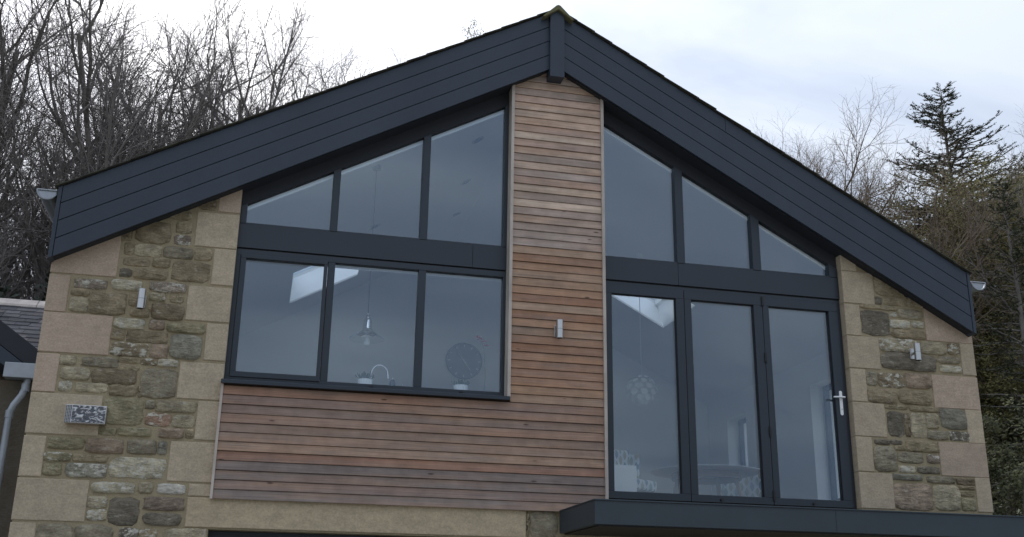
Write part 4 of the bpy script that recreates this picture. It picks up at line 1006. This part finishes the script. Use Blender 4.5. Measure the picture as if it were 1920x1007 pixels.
def leafy(seed, rx, rz, n, cm, size=.06, clumps=26):
    """dense shrub: leaves in clumps spread through the volume, on a few stems"""
    T = Tree(seed); rnd = T.r
    for k in range(7):
        a = k * .9; e = Vector((math.cos(a) * rx * .5, math.sin(a) * rx * .5, rz * 1.5)); T.tube([Vector((0, 0, -.2)), e * .45 + T.rv(.1), e], [.05, .03, .012], 5, False)
    cs = []
    for k in range(clumps):
        u = rnd.random() ** .6; a = rnd.uniform(0, 6.28); z = rnd.uniform(.08, 1.95)
        rr_ = rx * u * math.sqrt(max(.05, 1 - ((z - .8) / 1.25) ** 2)); cs.append((Vector((rr_ * math.cos(a), rr_ * math.sin(a), z * rz)), rnd.uniform(.25, .55) * min(rx, rz) * .6))
    for i in range(n):
        c, cr = cs[i % clumps]; q = c + T.rv(1).normalized() * (cr * rnd.random() ** .45); d = (T.rv(1) + Vector((0, 0, .3))).normalized(); w = d.orthogonal().normalized() * size * .32; L = size * rnd.uniform(.7, 1.5)
        i0 = len(T.cv); T.cv += [q, q + d * L * .5 + w, q + d * L, q + d * L * .5 - w]; T.cf.append((i0, i0 + 1, i0 + 2, i0 + 3))
    return T.meshes('stem', M['bark'], 'crown', M[cm])

def plant(kind, meshes, x, y, top, H, rz, label, cat='tree', group=None, tilt=0.0, wide=1.0):
    """one tree: its own Empty at the foot, trunk and crown under it; top = height its tip reaches"""
    z = terrain(x, y); s = (top - z) / max(v.co.z for me in meshes for v in me.vertices)
    e = empty(kind, (x, y, z)); tag(e, label, cat, group)
    for me, nm in zip(meshes, ('stem' if cat == 'shrub' else 'trunk', 'crown')):
        o = bpy.data.objects.new(nm, me); COL.objects.link(o); o.parent = e
    e.rotation_euler = (0, tilt, rz); e.scale = (s * wide, s * wide, s)
    return e
B = [bare(101, dens=1.05), bare(102, up=.14, spread=1.1, dens=1.05), bare(103, dens=1.1), bare(104, multi=3, dens=.95, spread=.9), bare(105, multi=2, dens=1.05, up=.16)]
BH = 13.2
GL = 'bare winter trees behind the house on the left'
for v, x, y, top, rz, wide, lab in (
    (0, -11.6, 17.0, 16.5, .3, 1.0, 'bare winter tree at the far left edge of the picture'),
    (1, -10.0, 19.0, 18.3, 1.2, .9, 'tallest bare tree near the left edge above the slate roof'),
    (2, -8.2, 16.0, 13.2, 2.6, .9, 'dense bare tree second from the left edge'),
    (3, -7.2, 18.5, 14.2, 4.0, 1.0, 'bare many stemmed tree in the dip left of the roof middle'),
    (0, -6.4, 20.0, 16.2, 5.2, .9, 'bare tree with open crown above the left eaves'),
    (2, -5.5, 17.0, 13.6, .9, .95, 'bare tree behind the middle of the left roof slope'),
    (4, -5.0, 18.0, 17.4, 4.4, .9, 'tall bare tree rising out of the top edge above the left slope'),
    (2, -3.3, 17.0, 14.4, 1.7, .95, 'rightmost bare tree above the left roof slope'),
    (1, -7.4, 16.5, 13.0, 5.6, .9, 'bare tree low above the left gutter end'),
    (3, -4.9, 19.5, 16.2, .2, 1.0, 'many stemmed bare tree left of the tall one above the slope'),
    (0, -3.9, 21.0, 17.4, 4.9, .8, 'bare tree just right of the tall one above the left slope'),
    (1, -4.0, 18.2, 16.6, 2.2, .7, 'slim bare tree at the right end of the treeline above the left slope'),
    (2, -13.0, 24.0, 17.0, 2.0, 1.1, 'farther bare tree behind the far left trees'),
    (0, -9.6, 26.0, 16.5, .0, 1.2, 'farther bare tree behind the dip in the left treeline'),
    (4, -6.0, 24.0, 15.6, 2.9, 1.1, 'farther bare tree behind the middle of the left roof slope')):
    plant('bare_tree', B[v], x, y, top, BH, rz, lab, 'tree', GL, wide=wide)
# ivy clad trunks and undergrowth low on the left
IV = [leafy(7, 1.5, 2.6, 7000, 'ivy', .11, 40), leafy(8, 1.6, 2.4, 7000, 'ivy', .11, 34)]
for v, x, y, top, rz, lab in ((0, -9.7, 13.0, 6.4, 0, 'dark ivy covered thicket beside the left gutter'), (1, -12.0, 13.5, 7.6, 1, 'dark ivy covered thicket at the far left edge'), (0, -7.6, 14.0, 6.0, 2, 'dark ivy thicket just above the left eaves')):
    plant('ivy_thicket', IV[v], x, y, top, 5.2, rz, lab, 'shrub', 'ivy thickets low on the left')
# wood across the field behind the viewer: it shows only as a dark reflection low in the glass
def far_wood():
    me = [bare(301, dens=.6), bare(302, dens=.6, multi=2)]; vs, fs = [], []; rw_ = random.Random(77)
    for i in range(22):
        x, y, s_, a = -22 + i * 3.0 + rw_.uniform(-1, 1), -40 - rw_.uniform(0, 9), rw_.uniform(.72, 1.12) * (1 if i < 9 else .5), rw_.uniform(0, 6.28)
        for q in me[i % 2]:
            k = len(vs); c, s2 = math.cos(a) * s_, math.sin(a) * s_
            vs += [(x + v.co.x * c - v.co.y * s2, y + v.co.x * s2 + v.co.y * c, GROUND + v.co.z * s_) for v in q.vertices]
            fs += [tuple(k + j for j in p.vertices) for p in q.polygons]
    tag(obj('far_wood', mesh('far_wood', vs, fs), M['twig']), 'bare wood reflected faintly low in the window glass', 'wood', kind='stuff')
far_wood()
# right side
SB = bare(201, dens=1.0, up=.11, spread=1.1, multi=3, tm='bark_brown', cm='twig_brown')
GR = 'bare winter trees behind the house on the right'
plant('bare_tree', SB, 13.6, 18.0, 15.2, 12.4, 1.0, 'thin pale bare tree rising above the right roof slope', 'tree', GR, wide=1.0)
plant('bare_tree', SB, 15.8, 19.0, 14.8, 12.4, 3.0, 'sparse bare tree between the thin pale tree and the spruce', 'tree', GR, wide=.9)
plant('bare_tree', B[2], 22.0, 18.5, 16.2, BH, 1.0, 'brown bare tree at the right edge beside the spruce', 'tree', GR)
plant('bare_tree', B[0], 19.0, 13.5, 11.6, BH, 3.0, 'bare tree in front of the spruce near the right gutter', 'tree', GR)
SP = conifer(31)
plant('spruce_tree', SP, 18.75, 18.2, 16.5, 14.2, 0.4, 'tall dark spruce whose pointed tip stands above the right trees', 'tree')
LA = soft_tree(41)
plant('larch_tree', LA, 17.3, 15.6, 12.8, 11.0, .5, 'olive yellow larch in front of the tall spruce', 'tree', 'larches')
plant('larch_tree', LA, 3.62, 24.0, 20.3, 11.0, 2.5, 'far larch whose twiggy tip shows over the left roof slope near the ridge', 'tree', 'larches', wide=.38)
plant('larch_tree', LA, 19.4, 17.0, 13.2, 11.0, 4.6, 'olive brown larch standing right under the spruce tip', 'tree', 'larches')
plant('larch_tree', LA, 21.6, 16.8, 14.0, 11.0, 3.5, 'brownish larch right of the tall spruce', 'tree', 'larches', wide=1.1)
plant('larch_tree', LA, 16.9, 17.4, 12.8, 11.0, 1.4, 'low olive larch left of the spruce above the roof slope', 'tree', 'larches', wide=1.1)
SP2 = conifer(33, H=14, R0=3.0, bare_to=.1, gap=.5, whorl=5)
plant('spruce_tree', SP2, 15.6, 12.0, 10.2, 14.2, 1.0, 'thin dark spruce just right of the house below the right gutter', 'tree', 'thin spruces at the right edge')
plant('spruce_tree', SP2, 17.6, 13.0, 10.8, 14.2, 2.2, 'thin dark spruce at the right edge behind the evergreen shrubs', 'tree', 'thin spruces at the right edge')
EV = [leafy(51, 1.6, 2.9, 11000, 'evergreen', .09, 60), leafy(52, 1.5, 2.7, 11000, 'evergreen', .09, 60)]
for v, x, y, top, rz, lab in ((0, 11.6, 8.2, 3.3, 0, 'dark evergreen shrub against the right corner of the house'), (1, 13.6, 8.8, 3.1, 1, 'dark evergreen shrub at the right edge of the picture'), (0, 12.6, 6.8, 1.8, 2.2, 'lower evergreen shrub in front of the two taller ones')):
    plant('evergreen_shrub', EV[v], x, y, top, 5.7, rz, lab, 'shrub', 'evergreen shrubs on the right')
